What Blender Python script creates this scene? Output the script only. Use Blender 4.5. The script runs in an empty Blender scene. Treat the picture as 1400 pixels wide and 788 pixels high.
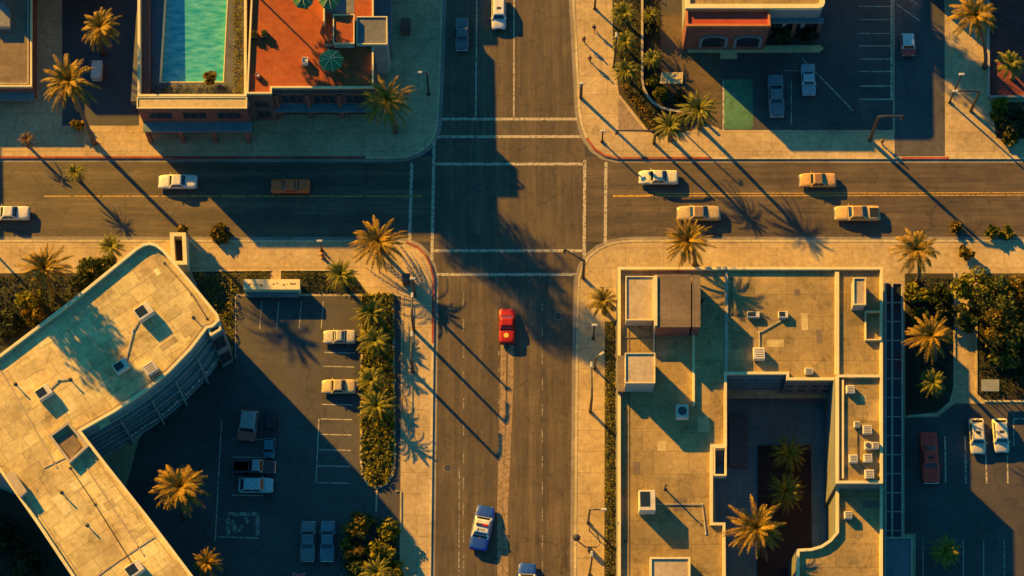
import bpy, bmesh, math, random
from mathutils import Vector, Matrix
R = math.radians
sc = bpy.context.scene
col = sc.collection
rnd = random.Random(7)

# ------------------------------------------------------------------ camera
TILT = R(20.0); FPX = 3000.0; DIST = 300.0
st, ct = math.sin(TILT), math.cos(TILT)
CAM = Vector((0, -DIST*st, DIST*ct))
VDIR = Vector((0, st, -ct)); VUP = Vector((0, ct, st))
cd = bpy.data.cameras.new('camera'); cam = bpy.data.objects.new('camera', cd); col.objects.link(cam)
cam.location = CAM; cam.rotation_euler = (TILT, 0, 0)
cd.sensor_width = 36.0; cd.lens = 36.0*FPX/1400.0; cd.clip_start = 1; cd.clip_end = 3000
sc.camera = cam

def at(px, py, z=0.0):
    d = VDIR*FPX + Vector((1,0,0))*(px-700) + VUP*(394-py)
    t = (z-CAM.z)/d.z
    p = CAM + d*t
    return Vector((p.x, p.y, z))
def W(pts, z=0.0):
    return [(at(x, y, z).x, at(x, y, z).y) for x, y in pts]

# ------------------------------------------------------------------ light
SUN_EL = R(20.0)
SH = Vector((0.69, -0.724, 0)).normalized()          # the way shadows fall
L = Vector((SH.x*math.cos(SUN_EL), SH.y*math.cos(SUN_EL), -math.sin(SUN_EL)))
sd = bpy.data.lights.new('sun', 'SUN'); so = bpy.data.objects.new('sun', sd); col.objects.link(so)
sd.energy = 5.0; sd.angle = R(0.6); sd.color = (1.0, 0.525, 0.035)
so.rotation_euler = L.to_track_quat('-Z', 'Y').to_euler(); so.location = (-80, 80, 120)
w = bpy.data.worlds.new('World'); sc.world = w; w.use_nodes = True
nt = w.node_tree; bg = nt.nodes['Background']
sky = nt.nodes.new('ShaderNodeTexSky'); sky.sky_type = 'NISHITA'; sky.sun_disc = False
sky.sun_elevation = SUN_EL; sky.sun_rotation = math.atan2(-SH.x, -SH.y) % (2*math.pi)
sky.air_density = 1.0; sky.dust_density = 0.6; sky.ozone_density = 3.0
tint = nt.nodes.new('ShaderNodeMix'); tint.data_type = 'RGBA'; tint.blend_type = 'MULTIPLY'
tint.inputs[0].default_value = 1.0; tint.inputs[7].default_value = (0.17, 0.84, 1.04, 1)
nt.links.new(sky.outputs[0], tint.inputs[6]); nt.links.new(tint.outputs[2], bg.inputs[0])
bg.inputs[1].default_value = 0.054
vs = sc.view_settings; vs.view_transform = 'Standard'; vs.look = 'None'; vs.exposure = 1.45; vs.gamma = 1.0
vs.use_curve_mapping = False
sc.render.film_transparent = False
sc.cycles.max_bounces = 5; sc.cycles.diffuse_bounces = 3; sc.cycles.glossy_bounces = 2
sc.cycles.transparent_max_bounces = 6

# ------------------------------------------------------------------ materials
def newmat(name):
    m = bpy.data.materials.new(name); m.use_nodes = True
    return m, m.node_tree.nodes, m.node_tree.links, m.node_tree.nodes['Principled BSDF']
def plain(name, c, rough=0.6, metal=0.0, coat=0.0, spec=0.5):
    m, n, l, b = newmat(name)
    b.inputs['Base Color'].default_value = (*c, 1); b.inputs['Roughness'].default_value = rough
    b.inputs['Metallic'].default_value = metal; b.inputs['Coat Weight'].default_value = coat
    b.inputs['Coat Roughness'].default_value = 0.08; b.inputs['Specular IOR Level'].default_value = spec
    return m
def surf(name, c, rough=0.85, var=0.25, big=0.12, fine=1.6, finevar=0.2, streak=None, streakvar=0.25, cracks=0.0,
         seam=None, rot=0.0, hue=None, bump=0.15, stain=0.0, spec=0.3, seam2=None):
    """world-position surface: broad wear, fine grain, wheel-track streaks, cracks, slab joints, dark stains"""
    m, n, l, b = newmat(name)
    geo = n.new('ShaderNodeNewGeometry')
    mp = n.new('ShaderNodeMapping'); mp.inputs['Rotation'].default_value = (0, 0, rot)
    l.new(geo.outputs['Position'], mp.inputs['Vector']); P = mp.outputs[0]
    def noise(scale, detail=4, vec=None, rough_=0.6):
        t = n.new('ShaderNodeTexNoise'); t.inputs['Scale'].default_value = scale; t.inputs['Detail'].default_value = detail
        t.inputs['Roughness'].default_value = rough_; l.new(vec or P, t.inputs['Vector']); return t.outputs['Fac']
    def rng(v, a, b_, lo=0.3, hi=0.7):
        t = n.new('ShaderNodeMapRange'); t.inputs[1].default_value = lo; t.inputs[2].default_value = hi
        t.inputs[3].default_value = a; t.inputs[4].default_value = b_; l.new(v, t.inputs[0]); return t.outputs[0]
    def mul(a, b_):
        t = n.new('ShaderNodeMath'); t.operation = 'MULTIPLY'; l.new(a, t.inputs[0]); l.new(b_, t.inputs[1]); return t.outputs[0]
    f = mul(rng(noise(big, 5), 1-var, 1+var), rng(noise(fine, 6, rough_=0.7), 1-finevar, 1+finevar))
    f = mul(f, rng(noise(fine*6, 2), 1-finevar*0.6, 1+finevar*0.6))
    if streak:
        s = n.new('ShaderNodeMapping'); s.inputs['Scale'].default_value = (1.0, 0.02, 1) if streak == 'y' else (0.02, 1.0, 1)
        l.new(geo.outputs['Position'], s.inputs['Vector'])
        f = mul(f, rng(noise(0.55, 4, s.outputs[0], 0.65), 1-streakvar, 1+streakvar))
        s2 = n.new('ShaderNodeMapping'); s2.inputs['Scale'].default_value = (1.0, 0.08, 1) if streak == 'y' else (0.08, 1.0, 1)
        l.new(geo.outputs['Position'], s2.inputs['Vector'])
        f = mul(f, rng(noise(2.2, 3, s2.outputs[0], 0.6), 1-streakvar*0.6, 1+streakvar*0.6))
    if cracks:
        wv = n.new('ShaderNodeTexVoronoi'); wv.feature = 'DISTANCE_TO_EDGE'; wv.inputs['Scale'].default_value = 0.16
        nz = n.new('ShaderNodeTexNoise'); nz.inputs['Scale'].default_value = 0.5; nz.inputs['Detail'].default_value = 5
        l.new(P, nz.inputs['Vector'])
        ad = n.new('ShaderNodeVectorMath'); ad.operation = 'MULTIPLY_ADD'; ad.inputs[1].default_value = (5, 5, 0)
        l.new(nz.outputs['Color'], ad.inputs[0]); l.new(P, ad.inputs[2]); l.new(ad.outputs[0], wv.inputs['Vector'])
        edge = rng(wv.outputs['Distance'], 1-cracks, 1.0, 0.0, 0.016)
        f = mul(f, edge)
    if stain:
        f = mul(f, rng(noise(0.35, 6, rough_=0.75), 1-stain, 1.0, 0.30, 0.46))
    if seam:
        br = n.new('ShaderNodeTexBrick'); br.offset = seam.get('offset', 0.0); br.squash = 1.0
        br.inputs['Scale'].default_value = 1.0; br.inputs['Brick Width'].default_value = seam['w']
        br.inputs['Row Height'].default_value = seam['h']; br.inputs['Mortar Size'].default_value = seam.get('m', 0.04)
        br.inputs['Mortar Smooth'].default_value = 0.3
        v = seam.get('v', 0.12); d = seam.get('d', 0.55)
        br.inputs['Color1'].default_value = (1-v,)*3+(1,); br.inputs['Color2'].default_value = (1+v*0.5,)*3+(1,)
        br.inputs['Mortar'].default_value = (d,)*3+(1,)
        l.new(P, br.inputs['Vector'])
        f = mul(f, br.outputs['Color'])
    if seam2:
        nz = n.new('ShaderNodeTexNoise'); nz.inputs['Scale'].default_value = 0.25; nz.inputs['Detail'].default_value = 3; l.new(P, nz.inputs['Vector'])
        ad = n.new('ShaderNodeVectorMath'); ad.operation = 'MULTIPLY_ADD'; ad.inputs[1].default_value = (1.6, 1.6, 0); l.new(nz.outputs['Color'], ad.inputs[0]); l.new(P, ad.inputs[2])
        br = n.new('ShaderNodeTexBrick'); br.offset = 0.37; br.inputs['Scale'].default_value = 1.0; br.inputs['Brick Width'].default_value = seam2['w']; br.inputs['Row Height'].default_value = seam2['h']
        br.inputs['Mortar Size'].default_value = 0.0; v = seam2['v']; br.inputs['Color1'].default_value = (1-v,)*3+(1,); br.inputs['Color2'].default_value = (1+v*.4,)*3+(1,); l.new(ad.outputs[0], br.inputs['Vector'])
        f = mul(f, br.outputs['Color']); f = mul(f, rng(noise(0.9, 6, rough_=0.8), 0.55, 1.0, 0.26, 0.40)); f = mul(f, rng(noise(0.05, 3), 0.8, 1.1))
    base = n.new('ShaderNodeMix'); base.data_type = 'RGBA'
    base.inputs[6].default_value = (*c, 1); base.inputs[7].default_value = (*(hue or c), 1)
    l.new(rng(noise(big*2.3, 4), 0, 1, 0.35, 0.65), base.inputs[0])
    vm = n.new('ShaderNodeVectorMath'); vm.operation = 'SCALE'
    l.new(base.outputs[2], vm.inputs[0]); l.new(f, vm.inputs['Scale'])
    l.new(vm.outputs[0], b.inputs['Base Color'])
    b.inputs['Roughness'].default_value = rough; b.inputs['Specular IOR Level'].default_value = spec
    if bump:
        bp = n.new('ShaderNodeBump'); bp.inputs['Strength'].default_value = bump; bp.inputs['Distance'].default_value = 0.05
        l.new(f, bp.inputs['Height']); l.new(bp.outputs[0], b.inputs['Normal'])
    return m
def leafmat(name, c1, c2, trans=0.25, clump=0.0):
    m, n, l, b = newmat(name)
    geo = n.new('ShaderNodeNewGeometry')
    mix = n.new('ShaderNodeMix'); mix.data_type = 'RGBA'
    mix.inputs[6].default_value = (*c1, 1); mix.inputs[7].default_value = (*c2, 1)
    if clump:
        t = n.new('ShaderNodeTexNoise'); t.inputs['Scale'].default_value = clump; t.inputs['Detail'].default_value = 2; l.new(geo.outputs['Position'], t.inputs['Vector'])
        mr = n.new('ShaderNodeMapRange'); mr.inputs[1].default_value = 0.46; mr.inputs[2].default_value = 0.66; mr.inputs[3].default_value = 0.0; mr.inputs[4].default_value = 0.8; l.new(t.outputs['Fac'], mr.inputs[0])
        ma = n.new('ShaderNodeMath'); ma.operation = 'MULTIPLY_ADD'; ma.inputs[1].default_value = 0.25; ma.use_clamp = True; l.new(geo.outputs['Random Per Island'], ma.inputs[0]); l.new(mr.outputs[0], ma.inputs[2]); l.new(ma.outputs[0], mix.inputs[0])
    else: l.new(geo.outputs['Random Per Island'], mix.inputs[0])
    l.new(mix.outputs[2], b.inputs['Base Color'])
    b.inputs['Roughness'].default_value = 0.6; b.inputs['Specular IOR Level'].default_value = 0.2
    if trans:
        tr = n.new('ShaderNodeBsdfTranslucent'); l.new(mix.outputs[2], tr.inputs[0])
        ms = n.new('ShaderNodeMixShader'); ms.inputs[0].default_value = trans
        l.new(b.outputs[0], ms.inputs[1]); l.new(tr.outputs[0], ms.inputs[2])
        l.new(ms.outputs[0], n['Material Output'].inputs[0])
    return m
def worn(name, c, cut=0.45, scale=2.5, soft=0.09, top=1.0):
    """thin worn paint: noise lets the road show through"""
    m, n, l, b = newmat(name)
    b.inputs['Base Color'].default_value = (*c, 1); b.inputs['Roughness'].default_value = 0.7
    geo = n.new('ShaderNodeNewGeometry'); t = n.new('ShaderNodeTexNoise'); t.inputs['Scale'].default_value = scale
    t.inputs['Detail'].default_value = 6; t.inputs['Roughness'].default_value = 0.75
    l.new(geo.outputs['Position'], t.inputs['Vector'])
    mr = n.new('ShaderNodeMapRange'); mr.inputs[1].default_value = cut-soft; mr.inputs[2].default_value = cut+soft; mr.inputs[4].default_value = top
    l.new(t.outputs['Fac'], mr.inputs[0]); l.new(mr.outputs[0], b.inputs['Alpha'])
    return m

M = {}
M['road_ns'] = surf('asphalt_ns', (0.073, 0.048, 0.022), streak='y', streakvar=0.42, var=0.22, cracks=0.5, finevar=0.16, hue=(0.094, 0.064, 0.03), stain=0.3, spec=0.55, rough=0.62)
M['road_ew'] = surf('asphalt_ew', (0.073, 0.048, 0.022), streak='x', streakvar=0.42, var=0.22, cracks=0.45, finevar=0.16, hue=(0.094, 0.064, 0.03), stain=0.3, spec=0.55, rough=0.62)
M['ground'] = surf('asphalt_ground', (0.05, 0.046, 0.042), cracks=0.3)
M['lot'] = surf('asphalt_lot', (0.052, 0.041, 0.03), var=0.3, cracks=0.45, finevar=0.18, hue=(0.066, 0.055, 0.044), stain=0.35, spec=0.55, rough=0.62)
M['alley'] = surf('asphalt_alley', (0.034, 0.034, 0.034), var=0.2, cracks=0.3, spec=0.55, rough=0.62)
M['drive'] = surf('asphalt_drive', (0.07, 0.06, 0.052), var=0.25, cracks=0.4, streak='y', streakvar=0.15, spec=0.55, rough=0.62)
M['walk'] = surf('concrete_walk', (0.50, 0.365, 0.185), var=0.18, cracks=0.22, seam=dict(w=5.2, h=2.9, m=0.05, d=0.68, v=0.07, offset=0.4), hue=(0.43, 0.30, 0.15), stain=0.28)
M['kerb'] = surf('kerb_concrete', (0.52, 0.41, 0.22), var=0.2, seam=dict(w=3, h=3, m=0.05, d=0.5, v=0.15))
M['gutter'] = surf('gutter_concrete', (0.24, 0.2, 0.15), var=0.3, stain=0.4)
M['kerb_red'] = surf('kerb_red_paint', (0.30, 0.05, 0.03), var=0.35, hue=(0.33, 0.11, 0.06), stain=0.4)
M['white_paint'] = worn('road_paint_white', (0.48, 0.40, 0.26), 0.43)
M['faint_paint'] = worn('road_paint_faint', (0.36, 0.31, 0.22), 0.49)
M['yellow_paint'] = worn('road_paint_yellow', (0.55, 0.30, 0.04), 0.42)
M['tyre_wear'] = worn('tyre_wear', (0.19, 0.125, 0.062), 0.47, 0.6, 0.2, 0.6)
M['tyre_dust'] = worn('tyre_dust', (0.40, 0.26, 0.13), 0.42, 1.6, 0.16, 0.9)
M['patch'] = surf('roof_patch_dull', (0.48, 0.36, 0.15), var=0.25, stain=0.4)
M['patch_light'] = surf('roof_patch_pale', (0.66, 0.53, 0.25), var=0.2, stain=0.3)
M['patch_tan'] = surf('roof_patch_tan', (0.25, 0.175, 0.075), var=0.3, stain=0.4)
M['green_paint'] = surf('green_stall_paint', (0.07, 0.17, 0.09), var=0.35, stain=0.4)
M['red_pave'] = surf('red_paving', (0.19, 0.045, 0.035), seam=dict(w=0.9, h=0.45, m=0.03, offset=0.5, d=0.6, v=0.15))
ROT = math.atan2(98, 95)
M['roof_left'] = surf('roof_membrane_cream', (0.70, 0.555, 0.24), var=0.16, rot=R(-36), seam=dict(w=3.1, h=2.1, m=0.05, d=0.62, v=0.16, offset=0.35), hue=(0.54, 0.38, 0.16), stain=0.5, seam2=dict(w=1.35, h=3.3, v=0.09), cracks=0.12)
M['roof_right'] = surf('roof_membrane_tan', (0.30, 0.21, 0.085), var=0.25, seam=dict(w=4.6, h=3.1, m=0.05, d=0.68, v=0.12, offset=0.3), hue=(0.36, 0.24, 0.09), stain=0.5, seam2=dict(w=2.2, h=7.1, v=0.06), cracks=0.25)
M['roof_box'] = surf('roof_panel_cream', (0.44, 0.35, 0.23), var=0.15, stain=0.2, hue=(0.40, 0.30, 0.18))
M['roof_brown'] = surf('roof_panel_brown', (0.19, 0.135, 0.085), var=0.25, stain=0.3, seam=dict(w=3, h=2, m=0.04, d=0.75, v=0.1))
M['roof_grey'] = surf('roof_panel_grey', (0.16, 0.16, 0.155), var=0.2, stain=0.3)
M['roof_orange'] = surf('roof_terracotta', (0.36, 0.085, 0.022), var=0.13, stain=0.2, seam=dict(w=5.5, h=4.5, m=0.035, d=0.75, v=0.06), hue=(0.31, 0.06, 0.015))
M['roof_red'] = surf('awning_red', (0.40, 0.06, 0.03), var=0.15, stain=0.2)
M['parapet'] = surf('parapet_cream', (0.70, 0.57, 0.29), var=0.12, finevar=0.1, stain=0.12)
M['parapet_dull'] = surf('parapet_dull', (0.40, 0.33, 0.23), var=0.15, stain=0.2)
M['wall_cream'] = surf('wall_cream', (0.40, 0.34, 0.26), var=0.12, stain=0.2)
M['wall_teal'] = surf('wall_pale', (0.22, 0.23, 0.21), var=0.12, stain=0.15)
M['wall_brick'] = surf('wall_brick', (0.19, 0.075, 0.05), var=0.2, stain=0.2)
M['wall_dark'] = surf('wall_dark_wood', (0.14, 0.08, 0.06), var=0.2, stain=0.2)
M['recess'] = plain('recess_dark', (0.03, 0.03, 0.03), 0.9)
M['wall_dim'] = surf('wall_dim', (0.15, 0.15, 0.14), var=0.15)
M['brown_sheet'] = surf('brown_ground', (0.13, 0.085, 0.045), var=0.35, cracks=0.4, stain=0.4, hue=(0.10, 0.07, 0.04))
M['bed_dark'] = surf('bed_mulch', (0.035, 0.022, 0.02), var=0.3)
M['trim_blue'] = surf('trim_blue', (0.14, 0.20, 0.20), var=0.15)
M['glass'] = plain('window_glass', (0.02, 0.03, 0.035), 0.12, spec=0.5)
M['metal'] = plain('metal_dark', (0.07, 0.065, 0.06), 0.5, 0.6)
M['metal_light'] = surf('metal_galvanised', (0.45, 0.42, 0.36), rough=0.5, var=0.15)
M['white'] = surf('white_coat', (0.66, 0.62, 0.54), var=0.12, stain=0.1)
M['unit'] = surf('unit_cream', (0.56, 0.49, 0.36), var=0.12, stain=0.15)
M['unit_dark'] = plain('unit_grille', (0.045, 0.045, 0.045), 0.6)
M['soil'] = surf('soil', (0.055, 0.04, 0.026), var=0.4, hue=(0.04, 0.04, 0.02))
M['gravel'] = surf('dry_gravel', (0.27, 0.19, 0.12), var=0.4, fine=3, finevar=0.4)
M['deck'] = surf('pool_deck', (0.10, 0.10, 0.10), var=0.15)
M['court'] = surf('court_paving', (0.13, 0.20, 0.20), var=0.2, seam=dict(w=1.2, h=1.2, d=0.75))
M['pool_tile'] = surf('pool_tile', (0.10, 0.42, 0.38), var=0.1, seam=dict(w=0.5, h=0.5, m=0.03, d=0.8))
M['cream_slat'] = surf('cream_slab', (0.52, 0.38, 0.17), var=0.12)
M['terracotta'] = plain('terracotta_pot', (0.30, 0.10, 0.05), 0.8)
M['umb_green'] = plain('parasol_green', (0.045, 0.17, 0.05), 0.8)
M['umb_cream'] = plain('parasol_rib', (0.55, 0.45, 0.25), 0.8)
M['bark'] = surf('palm_bark', (0.13, 0.09, 0.06), var=0.3, fine=5, finevar=0.4)
M['frond'] = leafmat('palm_frond', (0.28, 0.17, 0.010), (0.08, 0.075, 0.008), 0.1)
M['frond_gold'] = leafmat('palm_frond_gold', (0.42, 0.21, 0.008), (0.09, 0.07, 0.008), 0.1)
M['frond_green'] = leafmat('palm_frond_green', (0.27, 0.21, 0.012), (0.06, 0.075, 0.010), 0.1)
M['frond_dead'] = leafmat('palm_frond_dry', (0.20, 0.10, 0.04), (0.12, 0.06, 0.03))
M['leaf'] = leafmat('leaf_green', (0.025, 0.05, 0.014), (0.17, 0.15, 0.012), clump=0.9)
M['leaf_gold'] = leafmat('leaf_gold', (0.07, 0.065, 0.012), (0.44, 0.24, 0.012), clump=1.2)
M['leaf_olive'] = leafmat('leaf_olive', (0.12, 0.12, 0.012), (0.37, 0.28, 0.012), clump=1.0)
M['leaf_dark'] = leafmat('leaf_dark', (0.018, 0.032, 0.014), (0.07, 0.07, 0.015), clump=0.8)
M['tyre'] = plain('tyre_rubber', (0.02, 0.02, 0.02), 0.8)
M['rim'] = plain('wheel_rim', (0.4, 0.39, 0.36), 0.35, 0.7)
M['chrome'] = plain('chrome', (0.5, 0.48, 0.44), 0.3, 0.8)
M['trim'] = plain('black_trim', (0.025, 0.025, 0.025), 0.5)
M['car_glass'] = plain('car_glass', (0.012, 0.02, 0.025), 0.08, spec=0.6)
M['headlamp'] = plain('headlamp_lens', (0.7, 0.68, 0.6), 0.2)
M['taillamp'] = plain('tail_lens_red', (0.45, 0.02, 0.015), 0.3)
M['amber'] = plain('amber_lens', (0.6, 0.2, 0.03), 0.3)
M['skin'] = plain('skin', (0.35, 0.2, 0.13), 0.6)
M['hair'] = plain('hair_dark', (0.03, 0.02, 0.015), 0.7)
# pool water
m, n, l, b = newmat('pool_water')
geo = n.new('ShaderNodeNewGeometry'); t = n.new('ShaderNodeTexNoise'); t.inputs['Scale'].default_value = 1.1; t.inputs['Detail'].default_value = 5
mp = n.new('ShaderNodeMapping'); mp.inputs['Scale'].default_value = (0.5, 1.4, 1); l.new(geo.outputs['Position'], mp.inputs[0]); l.new(mp.outputs[0], t.inputs['Vector'])
cr = n.new('ShaderNodeValToRGB'); cr.color_ramp.elements[0].position = 0.35; cr.color_ramp.elements[0].color = (0.02, 0.30, 0.34, 1)
cr.color_ramp.elements[1].position = 0.72; cr.color_ramp.elements[1].color = (0.14, 0.50, 0.48, 1)
l.new(t.outputs['Fac'], cr.inputs[0]); l.new(cr.outputs[0], b.inputs['Base Color']); b.inputs['Roughness'].default_value = 0.18
bp = n.new('ShaderNodeBump'); bp.inputs['Strength'].default_value = 0.35; l.new(t.outputs['Fac'], bp.inputs['Height']); l.new(bp.outputs[0], b.inputs['Normal'])
M['water'] = m

# ------------------------------------------------------------------ mesh builder
def area2(p): return sum(p[i][0]*p[(i+1) % len(p)][1]-p[(i+1) % len(p)][0]*p[i][1] for i in range(len(p)))
def ccw(p): return list(p) if area2(p) > 0 else list(reversed(p))
def offset(p, d):
    """inset a CCW polygon by d"""
    n_ = len(p); out = []
    for i in range(n_):
        a, b_, c = Vector(p[i-1][:2]), Vector(p[i][:2]), Vector(p[(i+1) % n_][:2])
        e1 = (b_-a).normalized(); e2 = (c-b_).normalized()
        n1 = Vector((-e1.y, e1.x)); n2 = Vector((-e2.y, e2.x))
        mv = n1+n2
        k = mv.length_squared
        mv = mv*(2.0/k) if k > 0.15 else n1
        out.append((b_.x+mv.x*d, b_.y+mv.y*d))
    return out
class MB:
    def __init__(s): s.v = []; s.f = []; s.mi = []
    def add(s, vs_, fs, mi=0):
        o = len(s.v); s.v += [tuple(q) for q in vs_]; s.f += [tuple(i+o for i in q) for q in fs]; s.mi += [mi]*len(fs); return s
    def poly(s, pts, z=None, mi=0):
        pts = [(p[0], p[1], z) for p in ccw(pts)] if z is not None else pts
        return s.add(pts, [tuple(range(len(pts)))], mi)
    def prism(s, pts, z0, z1, mi=0, top=True, bottom=True):
        p = ccw(pts); n_ = len(p)
        vs_ = [(q[0], q[1], z0) for q in p]+[(q[0], q[1], z1) for q in p]
        fs = [(i, (i+1) % n_, n_+(i+1) % n_, n_+i) for i in range(n_)]
        if top: fs.append(tuple(range(n_, 2*n_)))
        if bottom: fs.append(tuple(reversed(range(n_))))
        return s.add(vs_, fs, mi)
    def box(s, c, d, rz=0.0, mi=0, bev=0.0):
        hx, hy, hz = d[0]/2, d[1]/2, d[2]/2
        pts = [(-hx, -hy), (hx, -hy), (hx, hy), (-hx, hy)]
        ca, sa = math.cos(rz), math.sin(rz)
        q = [(c[0]+x*ca-y*sa, c[1]+x*sa+y*ca) for x, y in pts]
        if bev:
            i = offset(q, bev)
            v = [(a, b_, c[2]-hz) for a, b_ in q]+[(a, b_, c[2]+hz-bev) for a, b_ in q]+[(a, b_, c[2]+hz) for a, b_ in i]
            f = [(3, 2, 1, 0)]+[(k, (k+1) % 4, 4+(k+1) % 4, 4+k) for k in range(4)]+[(4+k, 4+(k+1) % 4, 8+(k+1) % 4, 8+k) for k in range(4)]+[(8, 9, 10, 11)]
            return s.add(v, f, mi)
        return s.prism(q, c[2]-hz, c[2]+hz, mi)
    def ring(s, pts, t, z0, z1, mi=0, bottom=False):
        p = ccw(pts); q = offset(p, t); n_ = len(p)
        v = [(a, b_, z0) for a, b_ in p]+[(a, b_, z1) for a, b_ in p]+[(a, b_, z1) for a, b_ in q]+[(a, b_, z0) for a, b_ in q]
        f = []
        for i in range(n_):
            j = (i+1) % n_
            f += [(i, j, n_+j, n_+i), (n_+i, n_+j, 2*n_+j, 2*n_+i), (2*n_+i, 2*n_+j, 3*n_+j, 3*n_+i)]
            if bottom: f.append((j, i, 3*n_+i, 3*n_+j))
        return s.add(v, f, mi)
    def strip(s, line, d0, d1, z0, z1, mi=0):
        """ribbon along an open polyline from offset d0 to d1 (left positive), as a solid"""
        n_ = len(line); A = []; B = []
        for i in range(n_):
            a = Vector(line[max(i-1, 0)][:2]); b_ = Vector(line[min(i+1, n_-1)][:2]); c = Vector(line[i][:2])
            e = (b_-a).normalized(); nn = Vector((-e.y, e.x)); A.append(c+nn*d0); B.append(c+nn*d1)
        v = []
        for i in range(n_): v += [(A[i].x, A[i].y, z0), (B[i].x, B[i].y, z0), (B[i].x, B[i].y, z1), (A[i].x, A[i].y, z1)]
        f = [(0, 1, 2, 3), tuple(4*(n_-1)+k for k in (3, 2, 1, 0))]
        for i in range(n_-1):
            o, p = 4*i, 4*i+4
            f += [(o+3, o+2, p+2, p+3), (o, o+3, p+3, p), (o+2, o+1, p+1, p+2)]
        return s.add(v, f, mi)
    def tube(s, pts, rads, seg=8, mi=0, caps=True):
        n_ = len(pts); v = []; f = []
        for i in range(n_):
            a = Vector(pts[max(i-1, 0)]); b_ = Vector(pts[min(i+1, n_-1)]); d = (b_-a).normalized()
            u = d.cross(Vector((0, 0, 1)) if abs(d.z) < 0.95 else Vector((1, 0, 0))).normalized(); w_ = d.cross(u)
            r = rads[i] if isinstance(rads, (list, tuple)) else rads
            for k in range(seg):
                an = 2*math.pi*k/seg; q = Vector(pts[i])+u*(math.cos(an)*r)+w_*(math.sin(an)*r); v.append(tuple(q))
        for i in range(n_-1):
            for k in range(seg): f.append((i*seg+k, (i+1)*seg+k, (i+1)*seg+(k+1) % seg, i*seg+(k+1) % seg))
        if caps: f += [tuple(range(seg)), tuple(reversed(range((n_-1)*seg, n_*seg)))]
        return s.add(v, f, mi)
    def lathe(s, c, prof, seg=12, mi=0):
        v = []; f = []; n_ = len(prof)
        for r, z in prof:
            for k in range(seg): v.append((c[0]+r*math.cos(2*math.pi*k/seg), c[1]+r*math.sin(2*math.pi*k/seg), c[2]+z))
        for i in range(n_-1):
            for k in range(seg): f.append((i*seg+k, i*seg+(k+1) % seg, (i+1)*seg+(k+1) % seg, (i+1)*seg+k))
        f += [tuple(reversed(range(seg))), tuple(range((n_-1)*seg, n_*seg))]
        return s.add(v, f, mi)
    def mesh(s, name, mats, smooth=False):
        me = bpy.data.meshes.new(name); me.from_pydata(s.v, [], s.f)
        for q in (mats if isinstance(mats, (list, tuple)) else [mats]): me.materials.append(q)
        for p, k in zip(me.polygons, s.mi): p.material_index = k; p.use_smooth = smooth
        bm = bmesh.new(); bm.from_mesh(me); bmesh.ops.recalc_face_normals(bm, faces=bm.faces); bm.to_mesh(me); bm.free()
        me.update(); return me
    def build(s, name, mats, parent=None, world=True, smooth=False, raw=False):
        """world=True: the points are world points and are moved into the parent's frame"""
        if parent is not None and world:
            o = parent_origin(parent); s.v = [(a-o.x, b_-o.y, c-o.z) for a, b_, c in s.v]
        if raw:
            me = bpy.data.meshes.new(name); me.from_pydata(s.v, [], s.f)
            for q in (mats if isinstance(mats, (list, tuple)) else [mats]): me.materials.append(q)
            me.update()
        else: me = s.mesh(name, mats, smooth)
        o = bpy.data.objects.new(name, me); col.objects.link(o)
        if parent is not None: o.parent = parent
        return o
def parent_origin(p):
    v = Vector((0, 0, 0))
    while p is not None: v = v+Vector(p.location); p = p.parent
    return v
def tag(o, label=None, cat=None, group=None, kind=None):
    if label: o['label'] = label
    if cat: o['category'] = cat
    if group: o['group'] = group
    if kind: o['kind'] = kind
    return o
def thing(name, label, cat, loc, rz=0.0, group=None):
    o = bpy.data.objects.new(name, None); col.objects.link(o); o.empty_display_size = 0.3
    o.location = loc; o.rotation_euler = (0, 0, rz)
    return tag(o, label, cat, group)
def inst(name, me, parent, loc=(0, 0, 0), rot=(0, 0, 0), scale=1.0):
    o = bpy.data.objects.new(name, me); col.objects.link(o); o.parent = parent; o.location = loc; o.rotation_euler = rot
    o.scale = (scale,)*3 if not isinstance(scale, tuple) else scale
    return o
# ================================================================== SETTING
S = 0.13     # pavement height
def struct(name, mb, m, **k): return tag(mb.build(name, m, **k), kind='structure')
# ground sheet with an opening for the sunken courtyard
hx0, hx1 = at(975, 600).x, at(1149, 600).x; hy1 = at(1000, 545).y; hy0 = at(1000, 830).y
g = MB(); B = 420
for (x0, y0, x1, y1) in ((-B, hy1, B, B), (-B, -B, B, hy0), (-B, hy0, hx0, hy1), (hx1, hy0, B, hy1)):
    g.poly([(x0, y0), (x1, y0), (x1, y1), (x0, y1)], 0.0)
struct('ground', g, M['ground'])
kerbs = {
 'nw': [(-900, 217), (0, 217), (540, 217), (556, 215.5), (572, 210), (585, 201), (594, 188), (599, 172), (602, 100), (605, 0), (612, -330)],
 'ne': [(778, -330), (783, 0), (791, 150), (794, 170), (801, 190), (812, 205), (826, 214), (843, 218), (900, 218), (1295, 218), (2300, 218)],
 'sw': [(-900, 329), (540, 329), (558, 331), (572, 338), (583, 349), (590, 363), (594, 381), (592.5, 500), (589, 788), (585, 1100)],
 'se': [(2300, 329), (870, 329), (850, 330), (834, 333), (818, 340), (804, 351), (795, 366), (790, 383), (787.5, 500), (785, 788), (782, 1100)]}
far = {'nw': [(-900, -330)], 'ne': [(2300, -330)], 'sw': [(-900, 1100)], 'se': [(2300, 1100)]}
sgn = {'nw': 1, 'ne': 1, 'sw': -1, 'se': 1}
KL = {k: W(v) for k, v in kerbs.items()}
for k in ('nw', 'ne', 'sw'):
    mb = MB(); mb.prism(W(kerbs[k]+far[k]), 0, S, bottom=False); struct('pavement', mb, M['walk'])
# south-east block in strips round the courtyard
mb = MB(); kse = KL['se']
fa = at(2300, 1100)
north = [p for p in kse if p[1] > hy1]; west = [p for p in kse if p[1] <= hy1]
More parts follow.
